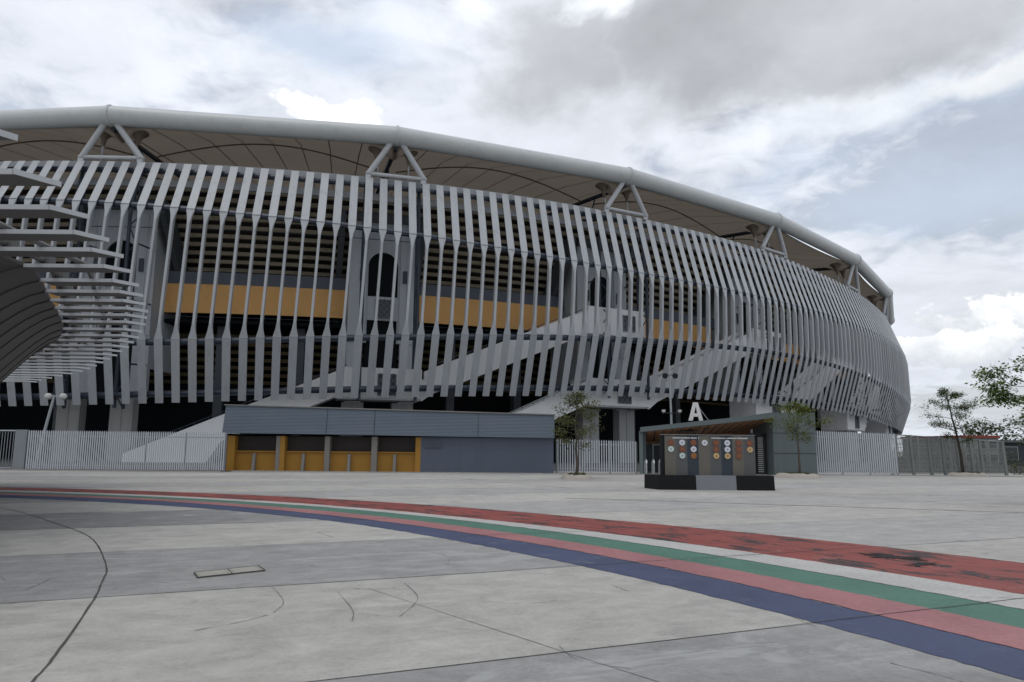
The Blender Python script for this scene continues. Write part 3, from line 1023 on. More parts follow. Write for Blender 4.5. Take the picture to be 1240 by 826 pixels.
def tower(n):
    kc = n - .03
    T, N = tan_nor(kc)
    C0 = sp(kc, 0, 0)

    def q(s, o, z):
        if o < -5.0: s += .5 * max(0, min(n, 4))
        return q0(s, o, z)

    def q0(s, o, z):
        return C0 + T * s + N * o + Vector((0, 0, z))

    def slab(mb, s0, s1, o0, o1, z0, z1, mi=0):
        mb.loft([[q(s0, o1, z0), q(s1, o1, z0), q(s1, o0, z0), q(s0, o0, z0)], [q(s0, o1, z1), q(s1, o1, z1), q(s1, o0, z1), q(s0, o0, z1)]], mi)
    b = MB()
    zt = 25.0
    # front wall with the arched opening: pilasters, fill, arch head, screen panel below
    slab(b, -3.5, -1.75, -6.2, -5.5, 12.2, zt)
    slab(b, 1.75, 3.5, -6.2, -5.5, 12.2, zt)
    N_ = 12
    r = 1.55
    zs = 20.4
    arch = [(-r * math.cos(PI * i / N_), zs + 1.5 * r / 1.5 * math.sin(PI * i / N_) * .95) for i in range(N_ + 1)]
    for i in range(N_):      # wall over the arch, strip by strip
        (a0, h0), (a1, h1) = arch[i], arch[i + 1]
        b.loft([[q(a0, -5.75, h0), q(a1, -5.75, h1), q(a1, -5.98, h1), q(a0, -5.98, h0)],
                [q(a0, -5.75, zt), q(a1, -5.75, zt), q(a1, -5.98, zt), q(a0, -5.98, zt)]])
    slab(b, -1.75, -r, -6.2, -5.75, 12.2, zt)
    slab(b, r, 1.75, -6.2, -5.75, 12.2, zt)
    slab(b, -r, r, -5.98, -5.75, 14.6, 17.1)
    slab(b, -2.6, -2.45, -5.5, -5.42, 12.2, 24.5)
    slab(b, 2.45, 2.6, -5.5, -5.42, 12.2, 24.5)
    # flanks
    slab(b, -3.5, -3.1, -11.5, -6.2, 9.0, zt)
    slab(b, 3.1, 3.5, -11.5, -6.2, 9.0, zt)
    # lower walls either side of the dark entrance
    slab(b, -3.5, -1.9, -6.2, -5.6, 6.0, 12.2)
    slab(b, 1.9, 3.5, -6.2, -5.6, 6.0, 12.2)
    t = b.build('stair_tower', M['tower'], stad)
    b = MB(); slab(b, -1.74, 1.74, -6.1, -6.0, 6.0, zt); b.build('tower_void', M['void'], t)
    # perforated screens
    def screen(s0, s1, o, z0, z1, parent):
        b = MB()
        nx, nz = 6, max(4, int((z1 - z0) / .3))
        fw = .07
        slab(b, s0, s0 + fw, o, o + .10, z0, z1); slab(b, s1 - fw, s1, o, o + .10, z0, z1)
        slab(b, s0 + fw, s1 - fw, o, o + .10, z0, z0 + fw); slab(b, s0 + fw, s1 - fw, o, o + .10, z1 - fw, z1)
        dx, dz = (s1 - s0) / nx, (z1 - z0) / nz
        for i in range(nx):
            for k in range(nz):
                x0, z_ = s0 + dx * i, z0 + dz * k
                up = (i + k) % 2
                a, c_ = (z_, z_ + dz) if up else (z_ + dz, z_)
                b.loft([[q(x0, o + .05, a), q(x0 + .0, o, a), q(x0, o, a + .09), q(x0, o + .05, a + .09)],
                        [q(x0 + dx, o + .05, c_), q(x0 + dx, o, c_), q(x0 + dx, o, c_ + .09), q(x0 + dx, o + .05, c_ + .09)]])
        b.build('arch_screen', M['screen'], parent)
        b = MB(); slab(b, s0, s1, o - .06, o - .02, z0, z1); b.build('screen_backing', M['towerdark'], parent)
    screen(-.75, 1.1, -5.7, 14.8, 16.8, t)
    # dark recess boxes on the pilasters
    for s in (-2.2, 2.25):
        b = MB(); slab(b, s - .22, s + .22, -5.46, -5.25, 18.6, 19.9); b.build('service_box', M['rail'], t)
    # dark cladding head behind the fin tops
    b = MB(); slab(b, -3.6, 3.6, -6.6, -5.1, 25.0, 27.6)
    for s in (-1.8, 0, 1.8): slab(b, s - .04, s + .04, -5.1, -5.04, 25.0, 27.6)
    b.build('tower_head', M['towerdark'], t)
    # legs to the ground
    for s in (-2.35, 2.55):
        b = MB()
        slab(b, s - 1.05, s + 1.05, -4.3, -3.1, 0.0, 5.9)
        slab(b, s - .05, s + .05, -3.1, -3.03, 0.0, 5.9, 0)
        b.build('tower_leg', M['concrete'], t)
    # lattice masts
    for s in (-2.0, 3.35):
        b = MB()
        o1, o2 = -.15, -1.75
        z0, z1 = zE(n) - .2, 27.3
        b.tube([q(s, o1, z0), q(s, o1, zC(n) - .5), q(s, -1.3, z1)], .17, 8)
        b.tube([q(s, o2, z0), q(s, o2, z1 - .4)], .17, 8)
        z = z0
        fl = 0
        while z + 1.3 < zC(n):
            a, c_ = (o1, o2) if fl else (o2, o1)
            b.tube([q(s, a, z), q(s, c_, z + 1.3)], .06, 5)
            z += 1.3; fl = 1 - fl
        for z in (9.0, 15.0, 20.5):
            b.tube([q(s, o2, z), q(s, -5.6, z + .3)], .09, 5)
        b.build('lattice_mast', M['rail'], t)
    # raking side beams under the banks
    for s in (-4.2, 4.2):
        b = MB()
        sec = [q0(s, -4.0, 25.6), q0(s, -5.6, 25.6), q0(s, -15.5, 14.4), q0(s, -11.5, 14.4), q0(s, -9.4, 18.4), q0(s, -4.0, 24.2)]
        b.prism(sec, T * .55); b.build('raker_beam', M['towerdark'], stad)
    # low landing
    if n >= 1:
        dz = LOWZ.get(n, 0)
        b = MB()
        slab(b, -3.9, 4.1, -1.35, -1.05, 6.25 + dz, 9.15 + dz)
        slab(b, -3.9, 4.1, -4.95, -1.35, 6.1 + dz, 6.45 + dz)
        slab(b, -3.9, -3.6, -4.95, -1.35, 6.45 + dz, 9.15 + dz)
        b.prism([q(4.1, -1.05, 6.0 + dz), q(5.7, -1.05, 7.15 + dz), q(4.1, -1.05, 8.2 + dz)], N * -.3)
        l = b.build('stair_landing', M['white'], stad)
        screen(-.2, 1.6, -1.02, 6.5 + dz, 8.6 + dz, l)
        if n >= 4:
            b = MB(); slab(b, -2.6, 2.6, -4.9, -1.6, 0, 6.1 + dz); b.build('stair_core', M['concrete'], l)
    if n >= 2:
        b = MB()
        slab(b, -4.0, 3.7, -1.35, -1.05, 14.0, 17.05)
        slab(b, -4.0, 3.7, -4.95, -1.35, 13.9, 14.2)
        l = b.build('stair_landing', M['white'], stad)
        screen(.6, 2.3, -1.02, 14.6, 16.4, l)


for n in range(-1, 8):
    tower(n)


def flight(k0, z0, k1, z1, th, name='stair_flight', o=-1.2, w=3.0):
    """a straight stair with solid white parapets, th = height of the white band"""
    n = 16
    st = MB()
    rows = []
    for i in range(n + 1):
        f = i / n
        k = k0 + (k1 - k0) * f
        zt = z0 + (z1 - z0) * f
        zb_ = max(.0, zt - th) if zt > 4.2 or name != 'stair_flight' or z0 > 3 else 0.0
        rows.append([sp(k, o, zt), sp(k, o, zb_), sp(k, o - w, zb_), sp(k, o - w, zt), sp(k, o - w + .25, zt), sp(k, o - w + .25, zb_ + .5), sp(k, o - .25, zb_ + .5), sp(k, o - .25, zt)])
    st.loft(rows)
    s = st.build(name, M['white'], stad)
    hb = MB()
    hb.tube([sp(k0 + (k1 - k0) * i / n, o - .12, z0 + (z1 - z0) * i / n + .28) for i in range(n + 1)], .04, 5)
    for i in range(n + 1):
        p = sp(k0 + (k1 - k0) * i / n, o - .12, z0 + (z1 - z0) * i / n)
        hb.tube([p, p + Vector((0, 0, .28))], .025, 4)
    hb.build('stair_rail', M['rail'], s)


for n in (1, 2):
    flight(n - .885, .75, n - .15, 9.1 + LOWZ.get(n, 0), 2.45)
for n in range(1, 7):
    flight(n + .155, 9.25 + LOWZ.get(n, 0), n + .86, 17.0, 2.6)

# ground-floor columns under the bank, between the towers
for n in range(-1, 7):
    for f in (.33, .66):
        k = n + f
        T, N = tan_nor(k)
        b = MB()
        c = sp(k, -10.5, 0)
        b.prism([c - T * .45 - N * .45, c + T * .45 - N * .45, c + T * .45 + N * .45, c - T * .45 + N * .45], (0, 0, 14))
        b.build('column', M['towerdark'], stad)

# ================================================================== TICKET BOOTH
booth = thing('ticket_booth', 'long blue-grey ticket booth with four amber counters and ribbed fascia', 'ticket booth', (-7.7, 48.0, 0))
BX0, BX1 = -18.0, 2.74
Y0 = 48.0


def lerp(a, b, t): return a + (b - a) * t


b = MB()   # fascia: slightly tapered towards the right, battered
rows = []
for y0, y1 in ((0, 0),):
    tl, tr, bl, br = 4.12, 3.67, 2.38, 2.22
    b.loft([[(BX0 - .25, Y0 - .30, bl), (BX1, Y0 - .30, br), (BX1, Y0 + 4.6, br), (BX0 - .25, Y0 + 4.6, bl)],
            [(BX0 - .2, Y0 - .05, tl), (BX1, Y0 - .05, tr), (BX1, Y0 + 4.6, tr), (BX0 - .2, Y0 + 4.6, tl)]])
f = b.build('fascia', M['fascia'], booth)
b = MB()
for x in (-11.7, -8.67, -2.1):
    t = (x - BX0) / (BX1 - BX0)
    for k in range(1):
        b.loft([[(x - .02, Y0 - .312, lerp(bl, br, t)), (x + .02, Y0 - .312, lerp(bl, br, t)), (x + .02, Y0 - .2, lerp(bl, br, t)), (x - .02, Y0 - .2, lerp(bl, br, t))],
                [(x - .02, Y0 - .062, lerp(tl, tr, t)), (x + .02, Y0 - .062, lerp(tl, tr, t)), (x + .02, Y0 + .05, lerp(tl, tr, t)), (x - .02, Y0 + .05, lerp(tl, tr, t))]])
b.build('fascia_joint', M['gatedark'], f)
b = MB()
b.loft([[(BX0 - .3, Y0 - .12, tl), (BX1 + .05, Y0 - .12, tr), (BX1 + .05, Y0 + 4.7, tr), (BX0 - .3, Y0 + 4.7, tl)],
        [(BX0 - .3, Y0 - .12, tl + .07), (BX1 + .05, Y0 - .12, tr + .07), (BX1 + .05, Y0 + 4.7, tr + .07), (BX0 - .3, Y0 + 4.7, tl + .07)]])
b.build('roof', M['boothpost'], booth)
b = MB()
b.box(-5.72, BX1 - .05, Y0, Y0 + 4.5, 0, 2.22)
w = b.build('wall', M['boothwall'], booth)
b = MB()
b.box(-5.5, -4.4, Y0 - .06, Y0 - .002, 1.55, 2.12)
for i in range(6):
    b.box(-5.45, -4.45, Y0 - .09, Y0 - .06, 1.6 + i * .085, 1.64 + i * .085)
b.build('vent', M['boothwall'], w)
b = MB()
for i in range(9):
    x = -4.0 + i * .75
    b.box(x, x + .02, Y0 - .006, Y0 - .001, 0.05, 2.1)
b.build('wall_groove', M['boothwall'], w)
b = MB(); b.box(BX0, -17.52, Y0 + .02, Y0 + 1.1, 0, 2.2); b.box(BX0 - .12, BX0, Y0, Y0 + 4.5, 0, 2.35, 1)
b.build('end_post', [M['boothor'], M['boothwall']], booth)
b = MB(); b.box(-6.06, -5.722, Y0 + .02, Y0 + 1.1, 0, 2.2); b.build('end_post', M['boothor'], booth)
b = MB(); b.box(BX0, -5.72, Y0 + 4.2, Y0 + 4.5, 0, 2.3); b.build('rear_wall', M['boothwall'], booth)
spans = [(-17.52, -14.9), (-14.35, -11.82), (-11.5, -8.85), (-8.5, -6.06)]
for i, (x0, x1) in enumerate(spans):
    b = MB(); b.box(x0, x1, Y0 + .35, Y0 + .47, 0, 1.2)
    c = b.build('counter', M['boothor'], booth)
    t = MB(); t.box(x0, x1, Y0 + .22, Y0 + .75, 1.2, 1.27); t.build('counter_top', M['boothor'], c)
    t = MB()
    xm = (x0 + x1) / 2 - .1
    t.prism([(xm - .09, Y0 + .0, 0), (xm - .09, Y0 + .35, 0), (xm - .09, Y0 + .35, 1.12), (xm - .09, Y0 + .18, 1.12)], (.18, 0, 0))
    t.build('buttress', M['boothpost'], c)
    s = MB()
    s.box(x0, x1, Y0 + .62, Y0 + .68, 1.27, 2.2)
    for q in range(8):
        s.box(x0, x1, Y0 + .60, Y0 + .62, 1.3 + q * .115, 1.37 + q * .115)
    s.build('shutter', M['shutter'], booth)
for xa, xb, orange in ((-14.9, -14.35, True), (-11.82, -11.5, False), (-8.85, -8.5, False)):
    b = MB()
    xm = xa + (.24 if orange else (xb - xa))
    b.box(xa, xm, Y0 + .02, Y0 + .6, 0, 2.21, 0)
    if orange: b.box(xm, xb, Y0 + .04, Y0 + .6, 0, 2.21, 1)
    b.build('counter_post', [M['boothpost'], M['boothor']], booth)

# ================================================================== FENCES


def picket_fence(name, label, a, c, h0, h1, posts, gap=.145, lean=0.0, w=.07, m='fence', kerb=.0):
    a, c = Vector(a), Vector(c)
    L = (c - a).length
    d = (c - a) / L
    nrm = Vector((d.y, -d.x, 0))
    root = thing(name, label, 'fence', a)
    lv = d * lean
    for i in range(posts):
        f0, f1 = i / posts, (i + 1) / posts
        b = MB()
        n = max(2, int(L / posts / gap))
        for q in range(n):
            s = L * (f0 + (f1 - f0) * (q + .5) / n)
            h = lerp(h0, h1, s / L)
            p = a + d * s
            tip = p + lv * h + Vector((0, 0, h))
            e = d * (w / 2); t = nrm * .012
            sh = p + lv * (h - .08) + Vector((0, 0, h - .08))
            lo = p + lv * .1 + Vector((0, 0, .1))
            b.loft([[lo - e - t, lo + e - t, lo + e + t, lo - e + t], [sh - e - t, sh + e - t, sh + e + t, sh - e + t],
                    [tip - e * .15 - t, tip + e * .15 - t, tip + e * .15 + t, tip - e * .15 + t]])
        b.build('picket_panel', M[m], root)
        for fz in (.14, .86):
            b = MB()
            p0, p1 = a + d * (L * f0), a + d * (L * f1)
            z0_, z1_ = lerp(h0, h1, f0) * fz, lerp(h0, h1, f1) * fz
            b.loft([[p + lv * z + nrm * -.045 + Vector((0, 0, z + dz)) if s_ else p + lv * z + nrm * -.014 + Vector((0, 0, z + dz)) for s_, dz in ((0, -.03), (1, -.03), (1, .03), (0, .03))] for p, z in ((p0, z0_), (p1, z1_))])
            b.build('rail', M['fencepost'], root)
    for i in range(posts + 1):
        p = a + d * (L * i / posts)
        h = lerp(h0, h1, i / posts) * .97
        b = MB()
        q = p + lv * h + Vector((0, 0, h))
        e = d * .045
        b.loft([[x - e - nrm * .11, x + e - nrm * .11, x + e - nrm * .046, x - e - nrm * .046] for x in (p, q)])
        b.build('post', M['fencepost'], root)
    return root


picket_fence('picket_fence', 'long pale picket fence between the louvred canopy and the ticket booth', (-29.0, 45.4, 0), (-17.25, 45.7, 0), 2.40, 2.38, 5, gap=.128, lean=0.0, w=.078)
picket_fence('picket_fence', 'short pale picket fence between the ticket booth and gate A', (2.95, 48.9, 0), (8.15, 49.2, 0), 2.22, 2.10, 3, gap=.15)
picket_fence('picket_fence', 'tall pale picket fence right of the gate A end wall with leaning pickets', (20.0, 50.0, 0), (25.6, 50.2, 0), 2.92, 2.75, 3, gap=.14, lean=-.03, w=.085)

# broad gate post and mesh gate at the far left
gp = thing('fence_gate', 'grey gate leaf with broad flat post left of the long picket fence', 'gate', (-29.2, 45.4, 0))
b = MB(); b.box(-29.75, -29.05, 45.35, 45.5, 0, 2.42); b.build('post', M['fencepost'], gp)
b = MB()
x = -29.85
while x > -36:
    b.box(x - .035, x, 45.40, 45.425, .1, 2.3); x -= .17
b.build('picket_panel', M['fencepost'], gp)
for z in (.12, 2.33):
    b = MB(); b.box(-36, -29.75, 45.43, 45.48, z, z + .07); b.build('rail', M['fence'], gp)

# mesh fence pens on the right
mf = thing('mesh_fence', 'grey wire mesh fence with inclined posts right of the picket fence', 'fence', (25.8, 51.3, 0))
xs = [25.75, 27.3, 28.6, 29.6, 30.7, 31.7, 32.4, 34.1]
for i, x in enumerate(xs):
    y = 51.3 + .12 * (x - 25.8)
    h = lerp(2.78, 2.33, (x - 25.75) / 8.35)
    b = MB()
    b.loft([[(x - .09, y - .07, 0), (x + .09, y - .07, 0), (x + .09, y + .07, 0), (x - .09, y + .07, 0)],
            [(x - .09 - .14, y - .07, h), (x + .09 - .14, y - .07, h), (x + .09 - .14, y + .07, h), (x - .09 - .14, y + .07, h)]])
    b.build('post', M['meshpost'], mf)
    if i + 1 < len(xs):
        x2 = xs[i + 1]
        y2 = 51.3 + .12 * (x2 - 25.8)
        h2 = lerp(2.78, 2.33, (x2 - 25.75) / 8.35)
        b = MB()
        nv = int((x2 - x) / .055)
        for q in range(1, nv):
            f = q / nv
            X, Yy, H = lerp(x, x2, f), lerp(y, y2, f), lerp(h, h2, f) - .12
            b.tube([(X, Yy, .08), (X - .14 * H / 2.6, Yy, H)], .013, 4)
        for q in range(9):
            z = .1 + q * .29
            if z < h2 - .1:
                b.tube([(x - .14 * z / 2.6, y + .012, z), (x2 - .14 * z / 2.6, y2 + .012, z)], .014, 4)
        b.build('mesh_panel', M['mesh'], mf)
        b = MB(); b.tube([(x - .14, y, h - .05), (x2 - .14, y2, h2 - .05)], .045, 6); b.build('rail', M['meshpost'], mf)
# a second row behind, running back towards the stadium
mf2 = thing('mesh_fence', 'second wire mesh fence running back towards the stadium behind the first', 'fence', (27.0, 53, 0))
for i in range(9):
    p = Vector((26.6 + i * 1.0, 55.5 + i * .35, 0))
    b = MB(); b.box(p.x - .07, p.x + .07, p.y - .07, p.y + .07, 0, 2.75); b.build('post', M['meshpost'], mf2)
    if i < 8:
        b = MB()
        for q in range(1, 10):
            f = q / 10
            b.tube([(p.x + f, p.y + .35 * f, .1), (p.x + f, p.y + .35 * f, 2.55)], .012, 4)
        for z in (.15, .8, 1.45, 2.1, 2.55):
            b.tube([(p.x, p.y, z), (p.x + 1, p.y + .35, z)], .016, 4)
        b.build('mesh_panel', M['mesh'], mf2)

# ================================================================== GATE A
gate = thing('entrance_gate', 'entrance canopy with orange timber soffit and big white letter A on top', 'gate', (12.6, 49, 0))
GX0, GX1 = 8.3, 16.95
b = MB()
b.loft([[(GX0, 48.95, z), (GX0 + .42, 48.95, z), (GX0 + 1.2, 53, z - (.5 if z else 0)), (GX0 + .8, 53, z - (.5 if z else 0))] for z in (0, 2.72)])
b.build('side_wall', M['gatedark'], gate)
b = MB()
b.box(GX0 - .02, GX0 + .22, 48.9, 48.95, 0, 2.75); b.build('frame_post', M['gate'], gate)
b = MB()   # right wall of big panels
b.box(GX1, 19.72, 48.9, 53, 0, 4.02)
rw = b.build('panel_wall', M['gate'], gate)
b = MB()
for z in (1.38, 2.68):
    b.box(GX1, 19.72, 48.885, 48.898, z, z + .035)
b.build('panel_joint', M['gatedark'], rw)
# sloped roof: front fascia + boards soffit sloping down to the back
FL, FR = (2.98, 3.95)   # fascia top at left / right
b = MB()
b.loft([[(GX0, 48.6, FL - .30), (GX1 - .002, 48.6, FR - .30), (GX1 - .002, 53.5, FR - .95), (GX0 + .95, 53.5, FL - .85)],
        [(GX0, 48.6, FL), (GX1 - .002, 48.6, FR), (GX1 - .002, 53.5, FR - .6), (GX0 + .95, 53.5, FL - .5)]])
rf = b.build('roof', M['gate'], gate)
M['timber'] = mat('orange_brown_timber', (0.25, 0.125, 0.06), 0.6, 0, 0.35, 0.9, 0.3, dirt=0.5)
b = MB()
nb = 14
for i in range(nb):
    f0, f1 = i / nb, (i + 1) / nb - .012
    for (fa, fb) in ((f0, f1),):
        xa, xb = lerp(GX0 + .45, GX1 - .02, fa), lerp(GX0 + .45, GX1 - .02, fb)
        xc, xd = lerp(GX0 + 1.25, GX1 - .02, fa), lerp(GX0 + 1.25, GX1 - .02, fb)
        ta, tb_ = (xa - GX0) / (GX1 - GX0), (xb - GX0) / (GX1 - GX0)
        za, zb2 = lerp(FL, FR, ta) - .30, lerp(FL, FR, tb_) - .30
        ya, yb = 48.75, 53.3
        dza, dzb = -.62, -.62
        b.loft([[(xa, ya, za - .06), (xb, ya, zb2 - .06), (xd, yb, zb2 + dzb - .06), (xc, yb, za + dza - .06)],
                [(xa, ya, za - .03), (xb, ya, zb2 - .03), (xd, yb, zb2 + dzb - .03), (xc, yb, za + dza - .03)]])
b.build('soffit', M['timber'], gate)
b = MB()
for x0, x1, y0, y1 in ((10.9, 12.2, 49.6, 50.9), (12.75, 13.0, 49.6, 50.9)):
    t = (x0 - GX0) / (GX1 - GX0)
    z = lerp(FL, FR, t) - .30 - .13 * (y0 - 48.75)
    b.box(x0, x1, y0, y1, z - .16, z - .08)
b.build('soffit_lamp', M['lamp'], gate)
b = MB()   # rear timber beam
b.loft([[(GX0 + 1.3, 53.32, 1.95), (GX1 - .02, 53.32, 2.45), (GX1 - .02, 53.5, 2.45), (GX0 + 1.3, 53.5, 1.95)],
        [(GX0 + 1.3, 53.32, 2.1), (GX1 - .02, 53.32, 2.98), (GX1 - .02, 53.5, 2.98), (GX0 + 1.3, 53.5, 2.1)]])
b.build('rear_beam', M['timber'], gate)
b = MB()
b.box(GX0 + 1.25, 12.4, 53.6, 53.8, 0, 2.2)
b.build('back_wall', M['gatedark'], gate)
b = MB(); b.box(8.9, 9.35, 48.9, 48.93, 0, 0); b = MB()
b.box(8.74, 8.77, 49.4, 49.8, 1.55, 1.95); b.build('notice', M['letter'], gate)
# door frame inside
b = MB()
b.box(9.75, 9.85, 52.3, 52.4, 0, 1.95); b.box(10.9, 11.0, 52.3, 52.4, 0, 1.95); b.box(9.85, 10.9, 52.3, 52.4, 1.85, 1.95)
b.build('door_frame', M['fencepost'], gate)
# letter A
Lx0, Lz0, Lw, Lh = 11.5, 3.44, .92, 1.18


def lp(x, y): return (Lx0 + x * Lw, 48.75, Lz0 + y * Lh)


def xin(y): return .27 + y * .23 / .80


b = MB()
polys = [[(0, 0), (.27, 0), (xin(.22), .22), (xin(.40), .40), (.5, .80), (.5, 1), (.345, 1)],
         [(1, 0), (.655, 1), (.5, 1), (.5, .80), (1 - xin(.40), .40), (1 - xin(.22), .22), (.73, 0)],
         [(xin(.22), .22), (1 - xin(.22), .22), (1 - xin(.40), .40), (xin(.40), .40)]]
for p in polys:
    b.prism([lp(*q) for q in p], (0, .16, 0))
la = b.build('letter_sign', M['letter'], gate)
b = MB(); b.tube([(12.2, 48.95, 4.3), (13.0, 49.4, 3.4)], .025, 6); b.build('sign_stay', M['pole'], gate)

# full-height turnstile
ts = thing('turnstile', 'black full-height turnstile with pale bars beside the gate A panel wall', 'turnstile', (16.3, 50.2, 0))
b = MB()
for x in (15.75, 16.8):
    b.box(x, x + .08, 50.1, 50.2, 0, 2.6)
b.box(15.75, 16.88, 50.1, 50.25, 2.52, 2.7)
b.build('frame', M['lamp'], ts)
b = MB(); b.tube([(16.35, 50.6, 0), (16.35, 50.6, 2.5)], .07, 10); b.build('spindle', M['lamp'], ts)
b = MB()
for i in range(18):
    z = .15 + i * .13
    b.box(16.40, 16.74, 50.3, 50.34, z, z + .05)
b.build('arm', M['letter'], ts)
b = MB(); b.box(15.1, 15.7, 50.2, 50.3, 1.5, 2.35); b.build('sign_panel', M['fencepost'], ts)
b = MB()
for x in (15.2, 15.5): b.box(x, x + .05, 50.22, 50.28, 0, 1.5)
b.build('leg', M['fencepost'], ts)

# ================================================================== MEDAL WALL
kw = thing('medal_wall', 'low striped display wall with medal discs on a black and grey stone plinth', 'display', (8.2, 30.3, 0))
b = MB()
for x0, x1, bl_, mi in ((5.87, 7.38, (5.52, 7.35), 0), (7.382, 8.98, (7.352, 9.0), 1), (8.982, 10.5, (9.002, 10.75), 0)):
    b.loft([[(x0, 30.3, 0), (x1, 30.3, 0), (bl_[1], 31.5, 0), (bl_[0], 31.5, 0)],
            [(x0, 30.36, .57), (x1, 30.36, .57), (bl_[1], 31.45, .57), (bl_[0], 31.45, .57)]], mi)
b.build('plinth', [M['black'], M['greyblock']], kw)
PXs = [6.22 + i * .457 for i in range(9)]
mats8 = ['k_brown', 'k_grey', 'k_blue', 'k_brown', 'k_grey', 'k_blue', 'k_brown', 'k_grey']
for i in range(8):
    b = MB(); b.box(PXs[i], PXs[i + 1] - .003, 30.66, 31.0, .57, 2.135 + .004 * i)
    b.build('panel', M[mats8[i]], kw)
b = MB(); b.box(6.1, 6.217, 30.68, 31.0, .57, 2.12); b.box(6.1, 9.88, 31.001, 31.05, .57, 2.1); b.build('end_panel', M['black'], kw)
b = MB(); b.box(6.1, 9.88, 30.64, 31.05, 2.17, 2.195); b.build('coping', M['fencepost'], kw)
rows = [1.865, 1.605, 1.345]
discs = [['d_rust', 'd_mint', None], ['d_white', 'd_rust', 'd_mint'], ['d_rust', 'd_white', 'd_brown'], ['d_white', None, None],
         ['d_rust', 'd_rust', 'd_tan'], ['d_white', 'd_white', 'd_tan'], ['d_rust', 'd_rust', 'd_rust'], ['d_rust', 'd_tan', None]]
for i, colm in enumerate(discs):
    xc = PXs[i] + .25
    for r_, d in zip(rows, colm):
        if d is None: continue
        b = MB()
        n = 20
        R0 = .118 if d != 'd_rust' else .125
        ring = [(xc + R0 * math.cos(2 * PI * q / n), 30.655, r_ + R0 * math.sin(2 * PI * q / n)) for q in range(n)]
        ring2 = [(p[0], 30.63, p[2]) for p in ring]
        b.loft([ring, ring2])
        o = b.build('medal_disc', M[d], kw)
        e = MB()   # small relief figure in the middle
        r1 = .03
        ring = [(xc + r1 * math.cos(2 * PI * q / 10) * (1 + .3 * (q % 2)), 30.63, r_ + r1 * math.sin(2 * PI * q / 10) * (1 + .3 * (q % 2))) for q in range(10)]
        e.loft([ring, [(p[0], 30.622, p[2]) for p in ring]])
        e.build('medal_relief', M['d_ink'] if d in ('d_white', 'd_mint') else M['d_brown'], o)
b = MB()   # headings: too small to read in the photograph
rng = random.Random(4)
for x0, x1 in ((6.5, 7.62), (8.12, 9.6)):
    x = x0
    while x < x1:
        w_ = rng.uniform(.035, .06)
        if rng.random() > .12:
            b.box(x, x + w_ * .8, 30.648, 30.657, 2.03, 2.03 + rng.uniform(.035, .055))
        x += w_
b.build('heading', M['letter'], kw)

# bicycle hoops
for i, (x, lab) in enumerate(((5.88, 'steel hoop stand left of the medal wall, farthest from the striped panel'), (6.2, 'steel hoop stand left of the medal wall, middle of three'), (6.5, 'steel hoop stand left of the medal wall, nearest to the striped panel'))):
    b = MB()
    pts = [(0, 0, 0), (0, 0, .95)] + [(.0 + .12 * (1 - math.cos(t)), 0, .95 + .12 * math.sin(t)) for t in (.4, .8, 1.2, 1.57)]
    pts = [Vector((0, 0, 0)), Vector((0, 0, .98))] + [Vector((.04 * math.sin(t / 2), .3 * (1 - math.cos(t)), .98 + .16 * math.sin(t))) for t in (.5, 1.0, 1.57, 2.1, 2.6, PI)] + [Vector((.04, .6, 0))]
    b.tube(pts, .03, 8)
    o = b.build('hoop_stand', M['steel'], smooth=True, loc=(0, 0, 0))
    o.location = (x * 32.0 / 33.0 + .0, 31.9, 0)
    tag(o, lab, 'bike stand', 'bike hoop stands beside the medal wall')

# ================================================================== POLES
lp_ = thing('floodlight_pole', 'tall grey pole with two dark floodlights behind gate A', 'light pole', (11.95, 56, 0))
b = MB(); b.tube([(11.95, 56, 0), (11.82, 56, 8.2)], [.10, .06], 10); b.build('pole', M['pole'], lp_, smooth=True)
b = MB(); b.tube([(11.4, 56, 7.1), (12.25, 56, 7.1)], .035, 6); b.build('crossarm', M['lamp'], lp_)
for x in (11.45, 12.2):
    b = MB(); b.tube([(x, 56.2, 7.15), (x, 55.9, 7.05), (x, 55.72, 7.0)], [.10, .19, .21], 14); b.build('floodlight', M['lamp'], lp_, smooth=True)
b = MB(); b.tube([(11.2, 55.9, 4.25), (12.6, 55.9, 4.25)], .03, 6); b.build('crossarm', M['lamp'], lp_)
for x, s in ((11.3, -1), (12.5, 1)):
    b = MB(); b.box(x - .12, x + .12, 55.75, 55.9, 4.32, 4.5); b.tube([(x, 55.9, 4.25), (x, 55.8, 4.42)], .04, 6); b.build('camera_housing', M['lampw'], lp_)

lq = thing('lamp_post', 'leaning grey lamp post with two pale globe heads behind the left fence', 'lamp post', (-31.3, 50, 0))
b = MB(); b.tube([(-31.3, 50, 0), (-30.45, 50, 4.8)], [.11, .08], 10); b.build('pole', M['pole'], lq, smooth=True)
b = MB(); b.tube([(-30.9, 50, 4.72), (-29.85, 50, 4.72)], .04, 6); b.build('crossarm', M['pole'], lq)
for x in (-30.85, -29.85):
    b = MB(); b.tube([(x, 50, 4.52), (x, 50, 4.58), (x, 50, 4.72), (x, 50, 4.86), (x, 50, 4.92)], [.1, .19, .24, .19, .08], 14); b.build('globe', M['lampw'], lq, smooth=True)

